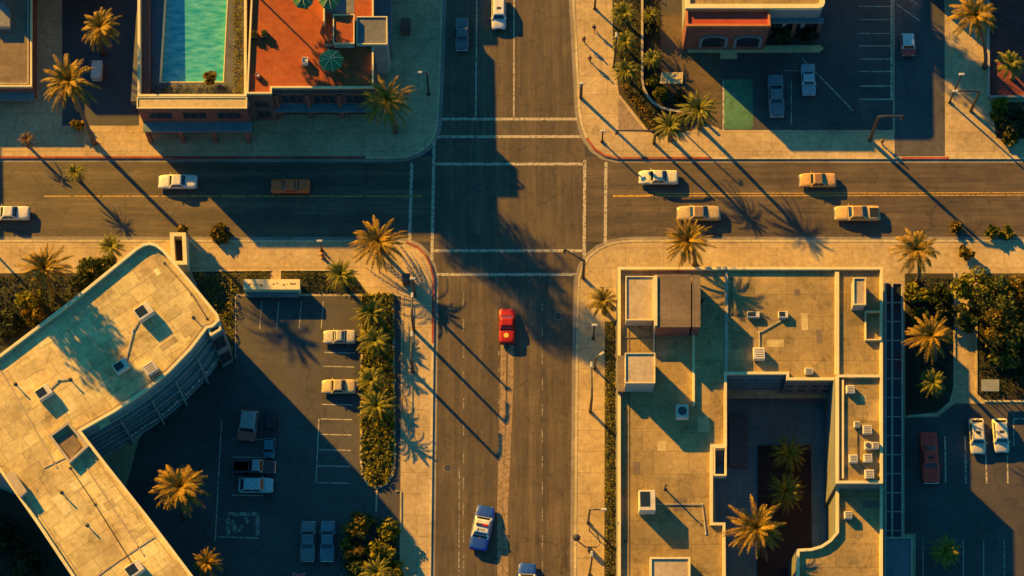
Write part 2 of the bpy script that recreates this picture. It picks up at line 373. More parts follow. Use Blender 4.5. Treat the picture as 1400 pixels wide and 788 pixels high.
# cut the kerb line at hy1
for i in range(len(kse)-1):
    if kse[i][1] > hy1 >= kse[i+1][1]:
        u = (kse[i][1]-hy1)/(kse[i][1]-kse[i+1][1]); cut = (kse[i][0]+(kse[i+1][0]-kse[i][0])*u, hy1)
        break
mb.prism(north+[cut, (fa.x, hy1)], 0, S, bottom=False)
mb.prism([cut]+west+[(hx0, west[-1][1]), (hx0, hy1)], 0, S, bottom=False)
mb.prism([(hx1, hy1), (fa.x, hy1), (fa.x, west[-1][1]), (hx1, west[-1][1])], 0, S, bottom=False)
struct('pavement', mb, M['walk'])
# kerbs and gutters follow each corner
mk = MB(); mg = MB()
for k, ln in KL.items():
    s_ = sgn[k]
    mk.strip(ln, -0.02*s_, 0.28*s_, 0, S+0.035); mg.strip(ln, -0.55*s_, -0.021*s_, 0, 0.010)
struct('kerb', mk, M['kerb']); struct('gutter', mg, M['gutter'])
def sub(line, a, b): return W(line[a:b])
red = MB()
for pts, s_ in (([(-300, 217), (60, 217), (120, 217), (500, 217)], 1), ([(801, 190), (812, 205), (826, 214), (843, 218), (870, 218), (972, 218)], 1), ([(1232, 218), (1260, 218), (1297, 218)], 1),
            ([(556, 330.6), (572, 338), (583, 349), (590, 363), (594, 381), (593.6, 410), (593, 470)], -1)):
    red.strip(W(pts), -0.024*s_, 0.285*s_, 0, S+0.039)
struct('kerb_paint', red, M['kerb_red'])
# roads
ns = MB(); ns.poly([(-11.6, -75), (-11.2, 0), (-10.8, 90), (9.8, 90), (10.3, 0), (10.6, -75)], 0.004)
ewl = MB(); y0, y1 = at(0, 331).y, at(0, 215).y
xl = at(592, 270).x; xr = at(800, 270).x
ewl.poly([(-160, y0), (xl, y0), (xl, y1), (-160, y1)], 0.008)
ewr = MB(); ewr.poly([(xr, y0), (160, y0), (160, y1), (xr, y1)], 0.008)
struct('road', ns, M['road_ns']); struct('road', ewl, M['road_ew']); struct('road', ewr, M['road_ew'])
# road markings
def line(mb, a, b, wd, z=0.0125):
    A, Bv = at(*a, z), at(*b, z); e = (Bv-A).normalized(); nn = Vector((-e.y, e.x, 0))*wd/2
    mb.add([A-nn, A+nn, Bv+nn, Bv-nn], [(0, 1, 2, 3)])
wm = MB()
for a, b in (((604, 163), (789, 163)), ((598, 187), (795, 187)), ((596, 224.5), (799, 224.5)), ((563, 223), (560, 331)), ((593.5, 190), (590.5, 356)),
             ((799.5, 219), (798.5, 351)), ((828.5, 222), (827.5, 334)), ((594, 343), (797, 343)), ((598, 375.5), (789, 375.5))):
    line(wm, a, b, 0.42)
struct('road_marking', wm, M['white_paint'])
lm = MB()
line(wm2 := MB(), (652.5, -60), (650.5, 160), 0.2); line(wm2, (703, -60), (702.5, 160), 0.2); struct('road_marking', wm2, M['white_paint'])
line(lm, (628, 640), (627, 850), 0.15)
fm = MB()
for y in range(400, 840, 36):
    line(fm, (634, y), (634-0.3, y+17), 0.14); line(fm, (741.5, y+8), (741.5, y+25), 0.14)
for y in range(480, 840, 22): line(fm, (682, y), (682, y+7), 0.16)
struct('road_marking', lm, M['faint_paint']); struct('road_marking', fm, M['faint_paint'])
ym = MB()
for x in range(60, 556, 40): line(ym, (x, 268.5), (x+37, 268.5), 0.16)
line(ym, (838, 268.5), (893, 267.5), 0.30)
for dy in (-1.7, 1.7): line(ym, (896, 266.5+dy), (1500, 265+dy), 0.15)
struct('road_marking', ym, M['yellow_paint'])
tw = MB()
for pts, wd in (([(694, 470), (692, 560), (689, 640), (686, 700), (688, 790)], 2.1),):
    ln = W(pts); tw.strip(ln, -wd/2, wd/2, 0.0055, 0.0065)
struct('tyre_wear', tw, M['tyre_wear'])
tw = MB()
for pts in ([(688.5, 472), (687.5, 540), (686, 610), (683.5, 700), (684, 788)], [(699, 472), (697.5, 540), (694.5, 610), (690.5, 700), (691, 788)]):
    tw.strip(W(pts), -.38, .38, 0.0067, 0.0075)
struct('tyre_dust', tw, M['tyre_dust'])
# lots laid on the blocks
def sheet(name, pts, m, dz=0.005):
    mb = MB(); mb.poly(W(pts, S), S+dz); return struct(name, mb, m)
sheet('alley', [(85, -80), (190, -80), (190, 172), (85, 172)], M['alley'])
sheet('parking_lot', [(903, -80), (1221, -80), (1221, 178), (988, 178), (975, 172), (950, 172), (903, 130)], M['lot'])
sheet('driveway', [(1223, -80), (1291, -80), (1292, 214), (1223, 214)], M['drive'])
sheet('parking_lot', [(322, 405), (548, 405), (547, 860), (120, 860), (190, 600)], M['lot'])
sheet('parking_lot', [(1237, 572), (1283, 570), (1300, 556), (1306, 552), (1336, 552), (1480, 552), (1500, 860), (1252, 860), (1252, 730), (1237, 730)], M['lot'])
sheet('soil_bed', [(836, -80), (903, -80), (903, 130), (950, 172), (948, 178), (900, 188), (886, 178), (846, 128), (838, 60)], M['soil'])
sheet('gravel_patch', [(845, 132), (880, 178), (845, 178)], M['gravel'], 0.006)
sheet('soil_bed', [(262, 372), (370, 371), (370, 400), (322, 402), (322, 500), (300, 470)], M['soil'], 0.008)
sheet('soil_bed', [(384, 371), (480, 371), (503, 402), (384, 402)], M['soil'])
sheet('soil_bed', [(827, 440), (841, 440), (842, 860), (826, 860)], M['soil'])
sheet('soil_bed', [(-60, 374), (160, 373), (215, 345), (300, 480), (120, 620), (-60, 620)], M['soil'])
sheet('soil_bed', [(1237, 374), (1304, 374), (1303, 530), (1298, 549), (1281, 564), (1238, 568)], M['soil'], 0.006)
sheet('soil_bed', [(1336, 374), (1500, 374), (1500, 547), (1345, 547), (1336, 540)], M['soil'])
sheet('soil_bed', [(-200, 622), (20, 622), (140, 840), (140, 900), (-200, 900)], M['soil'])
sheet('brown_ground', [(904, 20), (985, 20), (986, 178), (976, 171), (951, 171), (904, 130)], M['brown_sheet'], 0.009)  # lighter, browner sheet laid over the lot asphalt
sheet('soil_bed', [(1355, 140), (1500, 140), (1500, 190), (1362, 190)], M['soil'])
sheet('plaza', [(1350, -80), (1500, -80), (1500, 131), (1352, 131)], M['red_pave'])
# planted island with its own kerb
isl = [(494, 402), (539, 402), (541, 630), (538, 650), (528, 664), (515, 669), (502, 664), (494, 650), (492, 630)]
mb = MB(); mb.ring(W(isl, S), 0.3, S, S+0.17); struct('kerb', mb, M['kerb'])
mb = MB(); mb.poly(offset(ccw(W(isl, S)), 0.29), S+0.06); struct('soil_bed', mb, M['soil'])
gk = MB()
for ln in ([(1238, 570), (1281, 567), (1299, 551), (1305, 530), (1305, 372)], [(1335, 372), (1335, 540), (1345, 549), (1500, 549)]):
    gk.strip(W(ln, S), -0.12, 0.12, S, S+0.14)
for ln in ([(541, 672), (548, 672), (547, 860)], [(262, 371), (370, 370)], [(384, 370), (482, 370)]): gk.strip(W(ln, S), -0.1, 0.1, S, S+0.12)
gk.strip(W([(515, 670), (514, 700)], S), -0.12, 0.12, S, S+0.1)
struct('kerb', gk, M['kerb'])
# stall lines
sl = MB(); z = S+0.009
def ln2(a, b, wd=0.14): line(sl, a, b, wd, z)
for y in (482, 501, 553, 573, 594, 615, 637, 660): ln2((444-(y-480)*0.06, y), (485-(y-480)*0.04, y+1))
ln2((436, 573), (432, 659)); 
for x in (381, 412, 358, 442): ln2((x, 412), (x-3, 450), 0.11)
for y in (600, 625, 652, 677): ln2((318, y), (360, y+1), 0.12)
ln2((303, 575), (294, 740), 0.12); ln2((297, 734), (354, 736)); ln2((322, 404), (322, 490), 0.12)
for x in (470, 471): ln2((468, 715), (466, 788), 0.14)
for y in (9, 27, 46, 63, 81, 98, 118, 136): ln2((1175, y), (1218, y), 0.15 if y < 110 else 0.2)
ln2((1219, 0), (1219, 137), 0.3); ln2((1245, 0), (1259, 10)); ln2((1226, 6), (1258, 29)); ln2((1092, 75), (1166, 151), 0.16)
ln2((1082, 110), (1082, 170), 0.12); ln2((1072, 97), (1112, 97), 0.1); ln2((989, 108), (989, 178), 0.25)
for x in (1292, 1319.5, 1348, 1377): ln2((x, 597 if x < 1330 else 622), (x+1, 661), 0.2)
ln2((1386, 573), (1386, 610), 0.16); ln2((1386, 573), (1420, 572), 0.16)
for x in (1262, 1317, 1345, 1373): ln2((x, 738), (x, 800), 0.1)
struct('parking_line', sl, M['white_paint'])
mb = MB(); mb.poly(W([(991, 109), (1029, 109), (1030, 173), (1026, 177), (993, 177), (990, 173)], S), S+0.011); struct('painted_stall', mb, M['green_paint'])
mb = MB()
for a, b in (((312, 703), (312, 732)), ((312, 703), (352, 703)), ((352, 703), (352, 732)), ((318, 712), (322, 728)), ((322, 728), (332, 720)), ((335, 708), (340, 716))): line(mb, a, b, 0.5, S+0.011)
struct('parking_line', mb, M['faint_paint'])

# ================================================================== BUILDING HELPERS
def window(parent, a, b, z0, z1, fm, proud=0.05, mullions=1, name='window'):
    """a framed window on the wall from a to b (world xy, outward normal on the right of a->b), the glass a child"""
    A, Bv = Vector((a[0], a[1], 0)), Vector((b[0], b[1], 0)); e = (Bv-A); ln = e.length; e.normalize(); nn = Vector((e.y, -e.x, 0))
    def pr(mb, s0, s1, za, zb, d0, d1):
        q = [A+e*s0+nn*d0, A+e*s1+nn*d0, A+e*s1+nn*d1, A+e*s0+nn*d1]
        mb.prism([(p.x, p.y) for p in q], za, zb)
    f = MB(); t = 0.09
    pr(f, 0, ln, z0, z0+t, -0.02, proud+0.03); pr(f, 0, ln, z1-t, z1, -0.02, proud)
    pr(f, 0, t, z0+t, z1-t, -0.02, proud); pr(f, ln-t, ln, z0+t, z1-t, -0.02, proud)
    for k in range(1, mullions+1):
        s = ln*k/(mullions+1); pr(f, s-0.03, s+0.03, z0+t, z1-t, -0.02, proud*0.8)
    o = f.build(name, fm, parent)
    p = MB(); pr(p, t*0.9, ln-t*0.9, z0+t*0.9, z1-t*0.9, -0.01, 0.012); p.build('pane', M['glass'], o)
    return o
def along(a, b, s): return (a[0]+(b[0]-a[0])*s, a[1]+(b[1]-a[1])*s)
def row(parent, a, b, n_, z0, z1, fm, gap=0.2, **k):
    for i in range(n_):
        window(parent, along(a, b, (i+gap/2)/n_), along(a, b, (i+1-gap/2)/n_), z0, z1, fm, **k)
def ledge(parent, name, a, b, z0, z1, d, m):
    A, Bv = Vector((a[0], a[1], 0)), Vector((b[0], b[1], 0)); e = (Bv-A).normalized(); nn = Vector((e.y, -e.x, 0))
    mb = MB(); q = [A-nn*0.02, Bv-nn*0.02, Bv+nn*d, A+nn*d]; mb.prism([(p.x, p.y) for p in q], z0, z1)
    return mb.build(name, m, parent)

# ================================================================== LEFT: cream angled office building
HL = 13.0
roofL = [(-150, 560), (-90, 548), (0, 487), (100, 411), (186, 341), (196, 335), (206, 333), (216, 336), (226, 344), (262, 387), (299, 432), (301, 440), (292, 449), (284, 451),
         (262, 480), (232, 511), (200, 537), (158, 565), (112, 591), (150, 640), (200, 703), (265, 789), (300, 840), (140, 850), (98, 788), (50, 716), (0, 645), (-60, 620), (-150, 640)]
wl = ccw(W(roofL, HL)); cL = at(120, 520, 0)
b1 = thing('office_building', 'angled cream office block with a bent flat roof of stained panels and curved window front', 'building', (cL.x, cL.y, S))
mb = MB(); mb.prism(wl, S, HL, top=False, bottom=False); mb.build('wall', M['wall_teal'], b1)
mb = MB(); mb.poly(wl, HL); rfL = mb.build('roof', M['roof_left'], b1)
mb = MB(); mb.ring(wl, 0.38, HL+0.002, HL+0.55, bottom=True); mb.build('parapet', M['parapet'], rfL)
inn = offset(wl, 0.75); mb = MB(); mb.ring(inn, 0.12, HL+0.003, HL+0.09); mb.build('roof_flashing', M['parapet_dull'], rfL)
# expansion-joint battens across the roof
mb = MB()
for a, b in (((0, 505), (78, 640)), ((60, 640), (112, 615)), ((160, 768), (213, 733)), ((96, 606), (197, 760)), ((130, 790), (160, 768))):
    A, Bv = at(*a, HL), at(*b, HL); mb.strip([(A.x, A.y), (Bv.x, Bv.y)], -0.09, 0.09, HL+0.002, HL+0.07)
mb.build('roof_batten', M['roof_box'], rfL)
# corner turret notch
q = W([(283, 450), (301, 441), (303, 452), (288, 461)], HL)
mb = MB(); mb.prism(q, S, HL-0.25, bottom=False); ct_ = mb.build('corner_bay', M['wall_dim'], b1)
mb = MB(); mb.ring(q, 0.3, HL-0.249, HL+0.35); mb.build('parapet', M['parapet'], ct_)
A, Bv = Vector((*W([(301, 441)], HL)[0], 0)), Vector((*W([(303, 452)], HL)[0], 0))
fr = [Vector((*p, 0)) for p in W([(284, 451), (262, 480), (232, 511), (200, 537), (158, 565), (112, 591)], HL)]
# the curved front: balconies, ribbon windows, fins (outward side is the right of a->b when walking south-west? use reversed order)
fr = list(reversed(fr))
for i in range(len(fr)-1):
    a, b = fr[i], fr[i+1]
    for k, zz in enumerate((1.0, 4.4, 7.6)):
        window(b1, along(a, b, 0.05), along(a, b, 0.95), zz+0.1, zz+2.2, M['wall_teal'], mullions=3)
        ledge(b1, 'balcony_slab', a, b, zz+2.3, zz+2.75, 0.6, M['wall_teal'])
    ledge(b1, 'cornice', a, b, HL-1.7, HL-1.45, 0.35, M['parapet_dull'])
    e = (b-a).normalized(); nn = Vector((e.y, -e.x, 0)); mb = MB()
    p = along(a, b, 0.0); mb.box((p[0]+nn.x*0.32, p[1]+nn.y*0.32, (S+HL-1.9)/2), (0.22, 0.7, HL-2.0-S), math.atan2(e.y, e.x)); mb.build('fin', M['wall_teal'], b1)
# raised lettering along the lowest balcony, too worn to read: thin uprights as in the photo
rr = random.Random(3)
for i in range(1, len(fr)-1):
    a, b = fr[i], fr[i+1]; e = (b-a).normalized(); nn = Vector((e.y, -e.x, 0)); ln = (b-a).length; s = 0.5
    while s < ln-0.6:
        mb = MB(); h = rr.choice((0.6, 0.65, 0.95)); wd = rr.choice((0.14, 0.14, 0.4)); c = a+e*s+nn*0.66; an = math.atan2(e.y, e.x)
        if wd < 0.2: mb.box((c.x, c.y, 3.75+h/2), (wd, 0.1, h), an)
        else:
            q = [(-wd/2, 0), (-wd/2, h), (-wd/2+.13, h), (-wd/2+.13, .14), (wd/2, .14), (wd/2, 0)]
            v = [(c.x+e.x*x+nn.x*d, c.y+e.y*x+nn.y*d, 3.75+z) for d in (-.05, .05) for x, z in q]; k = len(q)
            mb.add(v, [tuple(range(k)), tuple(range(k, 2*k))]+[(j, (j+1) % k, k+(j+1) % k, k+j) for j in range(k)])
        mb.build('letter', M['unit'], b1); s += rr.choice((0.42, 0.5, 0.5, 1.0))
sw = [Vector((*p, 0)) for p in W([(265, 789), (200, 703), (150, 640), (112, 591)], HL)]
for i in range(3):
    for zz in (1.2, 4.6, 7.9): row(b1, sw[i], sw[i+1], 3, zz, zz+1.7, M['wall_cream'])
ne = [Vector((*p, 0)) for p in W([(299, 432), (262, 387), (226, 344)], HL)]
for i in range(2):
    for zz in (1.2, 4.6, 7.9): row(b1, ne[i], ne[i+1], 2, zz, zz+1.7, M['wall_cream'])
# sunken-looking stair box: kerb ring, inner slab
q = W([(67, 598), (95, 578), (110, 594), (113, 600), (92, 634), (86, 630)], HL)
q = W([(67, 598), (95, 578), (123, 612), (96, 636)], HL)
mb = MB(); mb.ring(q, 0.35, HL+0.002, HL+0.75); hw = mb.build('roof_well', M['parapet_dull'], rfL)
q2 = W([(77, 603), (97, 590), (112, 610), (97, 628)], HL); mb = MB(); mb.prism(q2, HL+0.003, HL+0.25); mb.build('well_hatch', M['roof_brown'], hw)
q = W([(-4, 640), (3, 645), (44, 698), (36, 703)], HL)
def roofbox(parent, pts, z, h, name='roof_box', m='roof_box', lip=None, lipm='parapet'):
    """pts: its top outline as seen in the photo"""
    q = ccw(W(pts, z+h)); mb = MB(); mb.prism(q, z+0.003, z+h-0.004, bottom=False); o = mb.build(name, M['wall_brick'] if m == 'roof_brown' else M['wall_cream'], parent)
    mb = MB(); mb.prism(offset(q, -0.06), z+h-0.003, z+h+0.05); mb.build('box_top', M[m], o)
    if lip: mb = MB(); mb.ring(offset(q, -0.07), lip, z+h-0.1, z+h+0.22, bottom=True); mb.build('box_lip', M[lipm], o)
    return o
roofbox(rfL, [(8, 650), (18, 644), (36, 672), (27, 680)], HL, 1.1, 'stair_box')

# membrane repairs, conduits and drains
bq = [Vector((*p, 0)) for p in W([(288, 461), (303, 452)], HL)]
window(b1, bq[0], bq[1], 7.2, 11.4, M['wall_brick'], mullions=1); window(b1, bq[0], bq[1], 1.4, 5.2, M['wall_brick'], mullions=1)
def patches(parent, spots, z, rot, mats, rr):
    for i, (x, y) in enumerate(spots):
        p = at(x, y, z); mb = MB(); mb.box((p.x, p.y, z+.007+.002*(i % 3)), (rr.uniform(.8, 2.8), rr.uniform(.6, 1.8), .012), rot+rr.choice((0, 0, math.pi/2))+rr.uniform(-.03, .03)); mb.build('roof_patch', M[mats[i % len(mats)]], parent)
def conduit(parent, pts, z, r=.06, m='metal_light'):
    P_ = [at(x, y, z) for x, y in pts]; mb = MB(); mb.tube([(p.x, p.y, z+r+.06) for p in P_], r, 6)
    for p in P_: mb.box((p.x, p.y, z+.035), (.3, .3, .06))
    mb.build('conduit', M[m], parent)
patches(rfL, [(150, 400), (215, 372), (235, 428), (255, 452), (120, 452), (230, 470), (40, 505), (95, 555), (30, 590), (62, 622), (110, 660), (150, 690), (190, 730), (85, 690), (140, 575)], HL, R(36), ('patch', 'patch_light', 'patch'), random.Random(4))
conduit(rfL, [(196, 426), (182, 452), (172, 492)], HL); conduit(rfL, [(59, 540), (80, 520), (96, 518)], HL); conduit(rfL, [(96, 640), (130, 690), (180, 770)], HL, .05, 'metal'); conduit(rfL, [(225, 360), (262, 402), (283, 436)], HL, .05, 'metal')
# ------------------------------------------------------------------ RIGHT: tan building round a sunken courtyard
HR = 6.0; HM = 9.0; HS = 6.3; CF = -3.0
bR = thing('courtyard_building', 'tan flat roofed building wrapped round a deep shaded courtyard of palms', 'building', (at(920, 650).x, at(920, 650).y, S))
low = [(845, 367), (1206, 367), (1206, 527), (1143, 527), (1143, 521), (1075, 521), (1075, 513), (993, 513), (993, 612), (974, 612), (974, 716), (991, 716), (992, 860), (845, 860)]
mid = [(1143, 514), (1206, 514), (1206, 662), (1143, 662)]
sth = [(1143, 655), (1206, 655), (1206, 870), (1089, 870), (1089, 752), (1108, 751), (1122, 747), (1134, 739), (1143, 728)]
def wing(pts, h, base=CF, par=0.45, rm='roof_right'):
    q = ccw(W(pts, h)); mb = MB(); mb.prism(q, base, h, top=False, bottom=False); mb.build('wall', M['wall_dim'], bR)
    mb = MB(); mb.poly(q, h); r = mb.build('roof', M[rm], bR)
    mb = MB(); mb.ring(offset(q, -0.03), 0.36, h+0.002, h+par, bottom=True); mb.build('parapet', M['parapet'], r)
    return r
rR = wing(low, HR); rM = wing(mid, HM); rS = wing(sth, HS)
mb = MB(); q = W([(993, 850), (1092, 850), (1092, 880), (993, 880)], HR); mb.prism(q, CF, HR, bottom=False); mb.build('wall', M['wall_cream'], bR)
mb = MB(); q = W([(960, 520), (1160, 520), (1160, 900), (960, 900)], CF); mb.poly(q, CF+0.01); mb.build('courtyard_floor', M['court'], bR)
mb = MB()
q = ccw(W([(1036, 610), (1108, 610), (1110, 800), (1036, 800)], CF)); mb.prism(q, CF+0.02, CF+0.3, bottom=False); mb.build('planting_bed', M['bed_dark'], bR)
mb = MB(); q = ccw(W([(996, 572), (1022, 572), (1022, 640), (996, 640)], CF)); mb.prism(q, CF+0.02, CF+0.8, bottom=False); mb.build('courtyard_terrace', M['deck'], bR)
# roof dividers
def roofbar(parent, a, b, wd, h, z, m='parapet', name='roof_divider'):
    A, Bv = at(*a, z), at(*b, z); mb = MB(); mb.strip([(A.x, A.y), (Bv.x, Bv.y)], -wd/2, wd/2, z+0.002, z+h); return mb.build(name, M[m], parent)
roofbar(rR, (1144, 373), (1144, 513), 0.55, 0.32, HR); roofbar(rR, (993, 372), (993, 512), 0.42, 0.22, HR, 'parapet_dull'); roofbar(rR, (894, 442), (894, 486), 0.14, 0.35, HR)
roofbar(rR, (948, 455), (948, 556), 0.28, 0.5, HR); roofbar(rR, (850, 462), (893, 462), 0.12, 0.1, HR, 'roof_brown'); roofbar(rR, (860, 380), (860, 860), 0.1, 0.06, HR, 'roof_brown')
roofbar(rM, (1152, 520), (1152, 655), 0.25, 0.3, HM)
# curved-off lip at the inner corner, stair cage
mb = MB(); mb.ring(W([(975, 612), (993, 612), (993, 652), (975, 652)], HR), 0.22, HR-0.7, HR+0.5); mb.build('stair_cage', M['parapet'], bR)
patches(rR, [(1020, 395), (1090, 400), (1060, 470), (1012, 470), (1120, 460), (1100, 440), (1170, 440), (870, 640), (905, 610), (880, 740), (930, 690), (962, 580), (1185, 490)], HR, 0, ('patch_tan', 'roof_brown', 'patch'), random.Random(6))
patches(rM, [(1160, 560), (1180, 545), (1165, 605)], HM, 0, ('patch_tan', 'patch'), random.Random(8)); patches(rS, [(1170, 730), (1190, 690), (1165, 765), (1110, 775)], HS, 0, ('patch_tan', 'roof_brown'), random.Random(9))
conduit(rR, [(1038, 490), (1038, 455), (1072, 436)], HR); conduit(rR, [(885, 690), (960, 690), (965, 730)], HR); conduit(rR, [(1000, 382), (1000, 430), (1030, 432)], HR, .05, 'metal'); conduit(rM, [(1172, 585), (1172, 630), (1189, 650)], HM, .05, 'metal'); conduit(rR, [(855, 560), (855, 740)], HR, .05, 'metal')
# courtyard fronts
P = [W([p], HR)[0] for p in ((993, 513), (1075, 513), (1075, 521), (1143, 521))]
for k in range(4): ledge(bR, 'louvre', along(P[0], P[1], .04), along(P[0], P[1], .96), 0.4+k*1.15, 0.75+k*1.15, 0.35, M['trim_blue'])
for k in range(3): row(bR, P[2], P[3], 4, -0.9+k*2.0, 0.4+k*2.0, M['wall_teal'], gap=0.25, mullions=2)
for i in range(5):
    a, b = W([(993, 535)], HR)[0], W([(993, 605)], HR)[0]
ledge(bR, 'cornice', P[0], P[1], HR-0.75, HR-0.5, 0.2, M['wall_teal'])
# penthouses on the west wing
roofbox(bR, [(856, 379), (893, 379), (893, 438), (856, 438)], HR, 2.3, 'penthouse', 'roof_box', 0.12)
roofbox(bR, [(898, 376), (944, 376), (944, 447), (898, 447)], HR, 3.7, 'penthouse', 'roof_brown')
roofbox(bR, [(947, 377), (957, 377), (957, 447), (947, 447)], HR, 3.7, 'penthouse', 'roof_brown')
roofbox(bR, [(895, 377), (898, 377), (898, 445), (895, 445)], HR, 3.9, 'penthouse_fin', 'parapet')
roofbox(bR, [(855, 484), (895, 484), (895, 524), (855, 524)], HR, 3.9, 'penthouse', 'roof_box', 0.12)
roofbox(bR, [(845, 487), (854, 487), (854, 535), (845, 535)], HR, 1.6, 'penthouse', 'roof_brown')
roofbox(bR, [(1167, 381), (1183, 381), (1183, 417), (1167, 417)], HR, 2.3, 'stair_box', 'roof_box', 0.15)
mb = MB(); mb.ring(W([(1182, 427), (1204, 427), (1204, 467), (1182, 467)], HR), 0.15, HR+0.003, HR+0.6); mb.build('roof_pen', M['parapet'], bR)
roofbox(bR, [(889, 763), (943, 763), (943, 840), (889, 840)], HR, 1.7, 'penthouse', 'roof_box', 0.25)
# east side: low glazed canopy on a steel frame, and an annex
zc = 3.4
mb = MB()
for x in (1210.5, 1219.5, 1233.5): A, Bv = at(x, 388, zc), at(x, 735, zc); mb.strip([(A.x, A.y), (Bv.x, Bv.y)], -0.13, 0.13, zc-0.1, zc+0.14)
for y in list(range(388, 736, 26)): A, Bv = at(1211.5, y, zc), at(1232.5, y, zc); mb.strip([(A.x, A.y), (Bv.x, Bv.y)], -0.06, 0.06, zc-0.08, zc+0.1)
for y in (392, 505, 620, 732):
    A = at(1232.5, y, zc); mb.tube([(A.x, A.y, S), (A.x, A.y, zc-0.1)], 0.09)
cn = mb.build('canopy_frame', M['parapet_dull'], bR)
mb = MB(); q = W([(1210, 387), (1234, 387), (1234, 735), (1210, 735)], zc); mb.prism(q, zc-0.14, zc-0.11); mb.build('canopy_glass', M['glass'], cn)
q = ccw(W([(1209, 735), (1247, 735), (1247, 870), (1209, 870)], 3.9)); mb = MB(); mb.prism(q, S, 3.9, bottom=False); an = mb.build('annex', M['roof_grey'], bR)
mb = MB(); mb.ring(offset(q, -0.02), 0.2, 3.902, 4.2, bottom=True); mb.build('parapet', M['parapet_dull'], an)

# ------------------------------------------------------------------ TOP: hotel with pool terrace
HA = 8.8; TF = 6.6; PW = 5.55; HO = 8.6
bP = thing('pool_building', 'terracotta roofed building with a turquoise swimming pool sunk in its terrace', 'building', (at(350, 100).x, at(350, 100).y, S))
oA = ccw(W([(188, -110), (337, -110), (337, 132), (188, 132)], HA))
bx0, bx1 = min(p[0] for p in oA), max(p[0] for p in oA); by0, by1 = min(p[1] for p in oA), max(p[1] for p in oA)
mb = MB(); mb.prism(oA, S, PW-0.3, bottom=False); mb.build('wall', M['wall_brick'], bP)
pool = W([(231, -110), (317, -110), (317, 113), (231, 113)], TF); px0, px1 = pool[0][0], pool[1][0]; py0 = pool[2][1]; py1 = by1-1
mb = MB(); z0 = PW-0.299
for (x0, y0_, x1, y1_) in ((bx0+.3, by0+.3, px0, by1), (px1, by0+.3, bx1-.3, by1), (px0, by0+.3, px1, py0)): mb.prism([(x0, y0_), (x1, y0_), (x1, y1_), (x0, y1_)], z0, TF, bottom=False)
ter = mb.build('terrace', M['deck'], bP)
mb = MB(); mb.ring([(px0, py0), (px1, py0), (px1, py1), (px0, py1)], 0.12, z0, TF+0.03); mb.build('pool_edge', M['parapet'], ter)
mb = MB(); mb.poly([(px0+.1, py0+.1), (px1-.1, py0+.1), (px1-.1, py1), (px0+.1, py1)], PW); mb.build('pool_water', M['water'], bP)
mb = MB(); mb.ring(oA, 0.35, z0, HA, bottom=True); mb.build('parapet', M['parapet'], bP)
# inner screen along the west wall, ledge below the south parapet
mb = MB(); q = W([(194, -110), (204, -110), (204, 128), (194, 128)], TF+1.0); mb.prism(q, TF+0.003, TF+1.0); mb.build('planter', M['wall_brick'], ter)
q = W([(188, 134), (337, 134), (337, 148), (188, 148)], HA-0.15); q = [(x, min(y, by0-0.003)) for x, y in q]
mb = MB(); mb.prism(q, S, HA-0.25, bottom=False); sl_ = mb.build('south_front', M['wall_brick'], bP)
mb = MB(); mb.prism(offset(ccw(q), -0.08), HA-0.247, HA-0.15); mb.build('ledge', M['cream_slat'], sl_)
mb = MB(); mb.ring(offset(ccw(q), -0.09), 0.15, HA-0.2, HA-0.05, bottom=True); mb.build('ledge_lip', M['parapet'], sl_)
fy = min(p[1] for p in q); fx0, fx1 = min(p[0] for p in q), max(p[0] for p in q)
for zz, n_ in ((5.3, 3), (1.0, 3)): row(bP, (fx0+.5, fy), (fx1-.3, fy), n_, zz, zz+1.9, M['wall_dark'], gap=0.3, mullions=2)
mb = MB(); aw = 3.9; mb.prism([(fx0+0.2, fy-0.01), (fx1+0.3, fy-0.01), (fx1+0.3, fy-1.5), (fx0+0.2, fy-1.5)], aw, aw+0.22); mb.build('awning', M['trim_blue'], bP)
for i in range(4):
    x = fx0+0.7+(fx1-fx0-1.2)*i/3; mb = MB(); mb.box((x, fy-1.2, (S+aw)/2), (0.6, 0.5, aw-S-0.01)); mb.build('pillar', M['wall_brick'], bP)
# terracotta roof terrace
oO = ccw(W([(337, -110), (511, -110), (511, 122), (372, 122), (372, 130), (337, 130)], HO)); oO = [(max(x, bx1+0.003), y) for x, y in oO]
mb = MB(); mb.prism(oO, S, HO, top=False, bottom=False); mb.build('wall', M['wall_dark'], bP)
mb = MB(); mb.poly(oO, HO); rO = mb.build('roof', M['roof_orange'], bP)
mb = MB(); mb.ring(oO, 0.24, HO+0.002, HO+0.45, bottom=True); mb.build('parapet', M['parapet'], rO)
oy0 = min(p[1] for p in oO); oy1 = W([(372, 122)], HO)[0][1]; ox0 = W([(372, 122)], HO)[0][0]; ox1 = max(p[0] for p in oO)
row(bP, (ox0+.3, oy1), (ox1-.4, oy1), 3, 4.2, 6.6, M['wall_brick'], gap=0.3, mullions=2); row(bP, (ox0+.3, oy1), (ox1-.4, oy1), 3, 0.6, 3.0, M['wall_brick'], gap=0.3, mullions=2)
ledge(bP, 'awning', (ox0, oy1), (ox1-.3, oy1), 3.55, 3.75, 1.2, M['trim_blue'])
ledge(bP, 'cornice', (ox0, oy1), (ox1, oy1), HO-0.9, HO-0.6, 0.3, M['wall_dark'])
for i in range(4):
    x = ox0+0.4+(ox1-ox0-1.0)*i/3; mb = MB(); mb.box((x, oy1-0.35, (S+HO-1)/2), (0.55, 0.5, HO-1.0-S)); mb.build('pillar', M['wall_brick'], bP)
row(bP, (bx1+.5, oy0), (ox0-.4, oy0), 1, 1.2, 3.4, M['wall_brick']); row(bP, (bx1+.5, oy0), (ox0-.4, oy0), 1, 4.6, 6.6, M['wall_brick'])
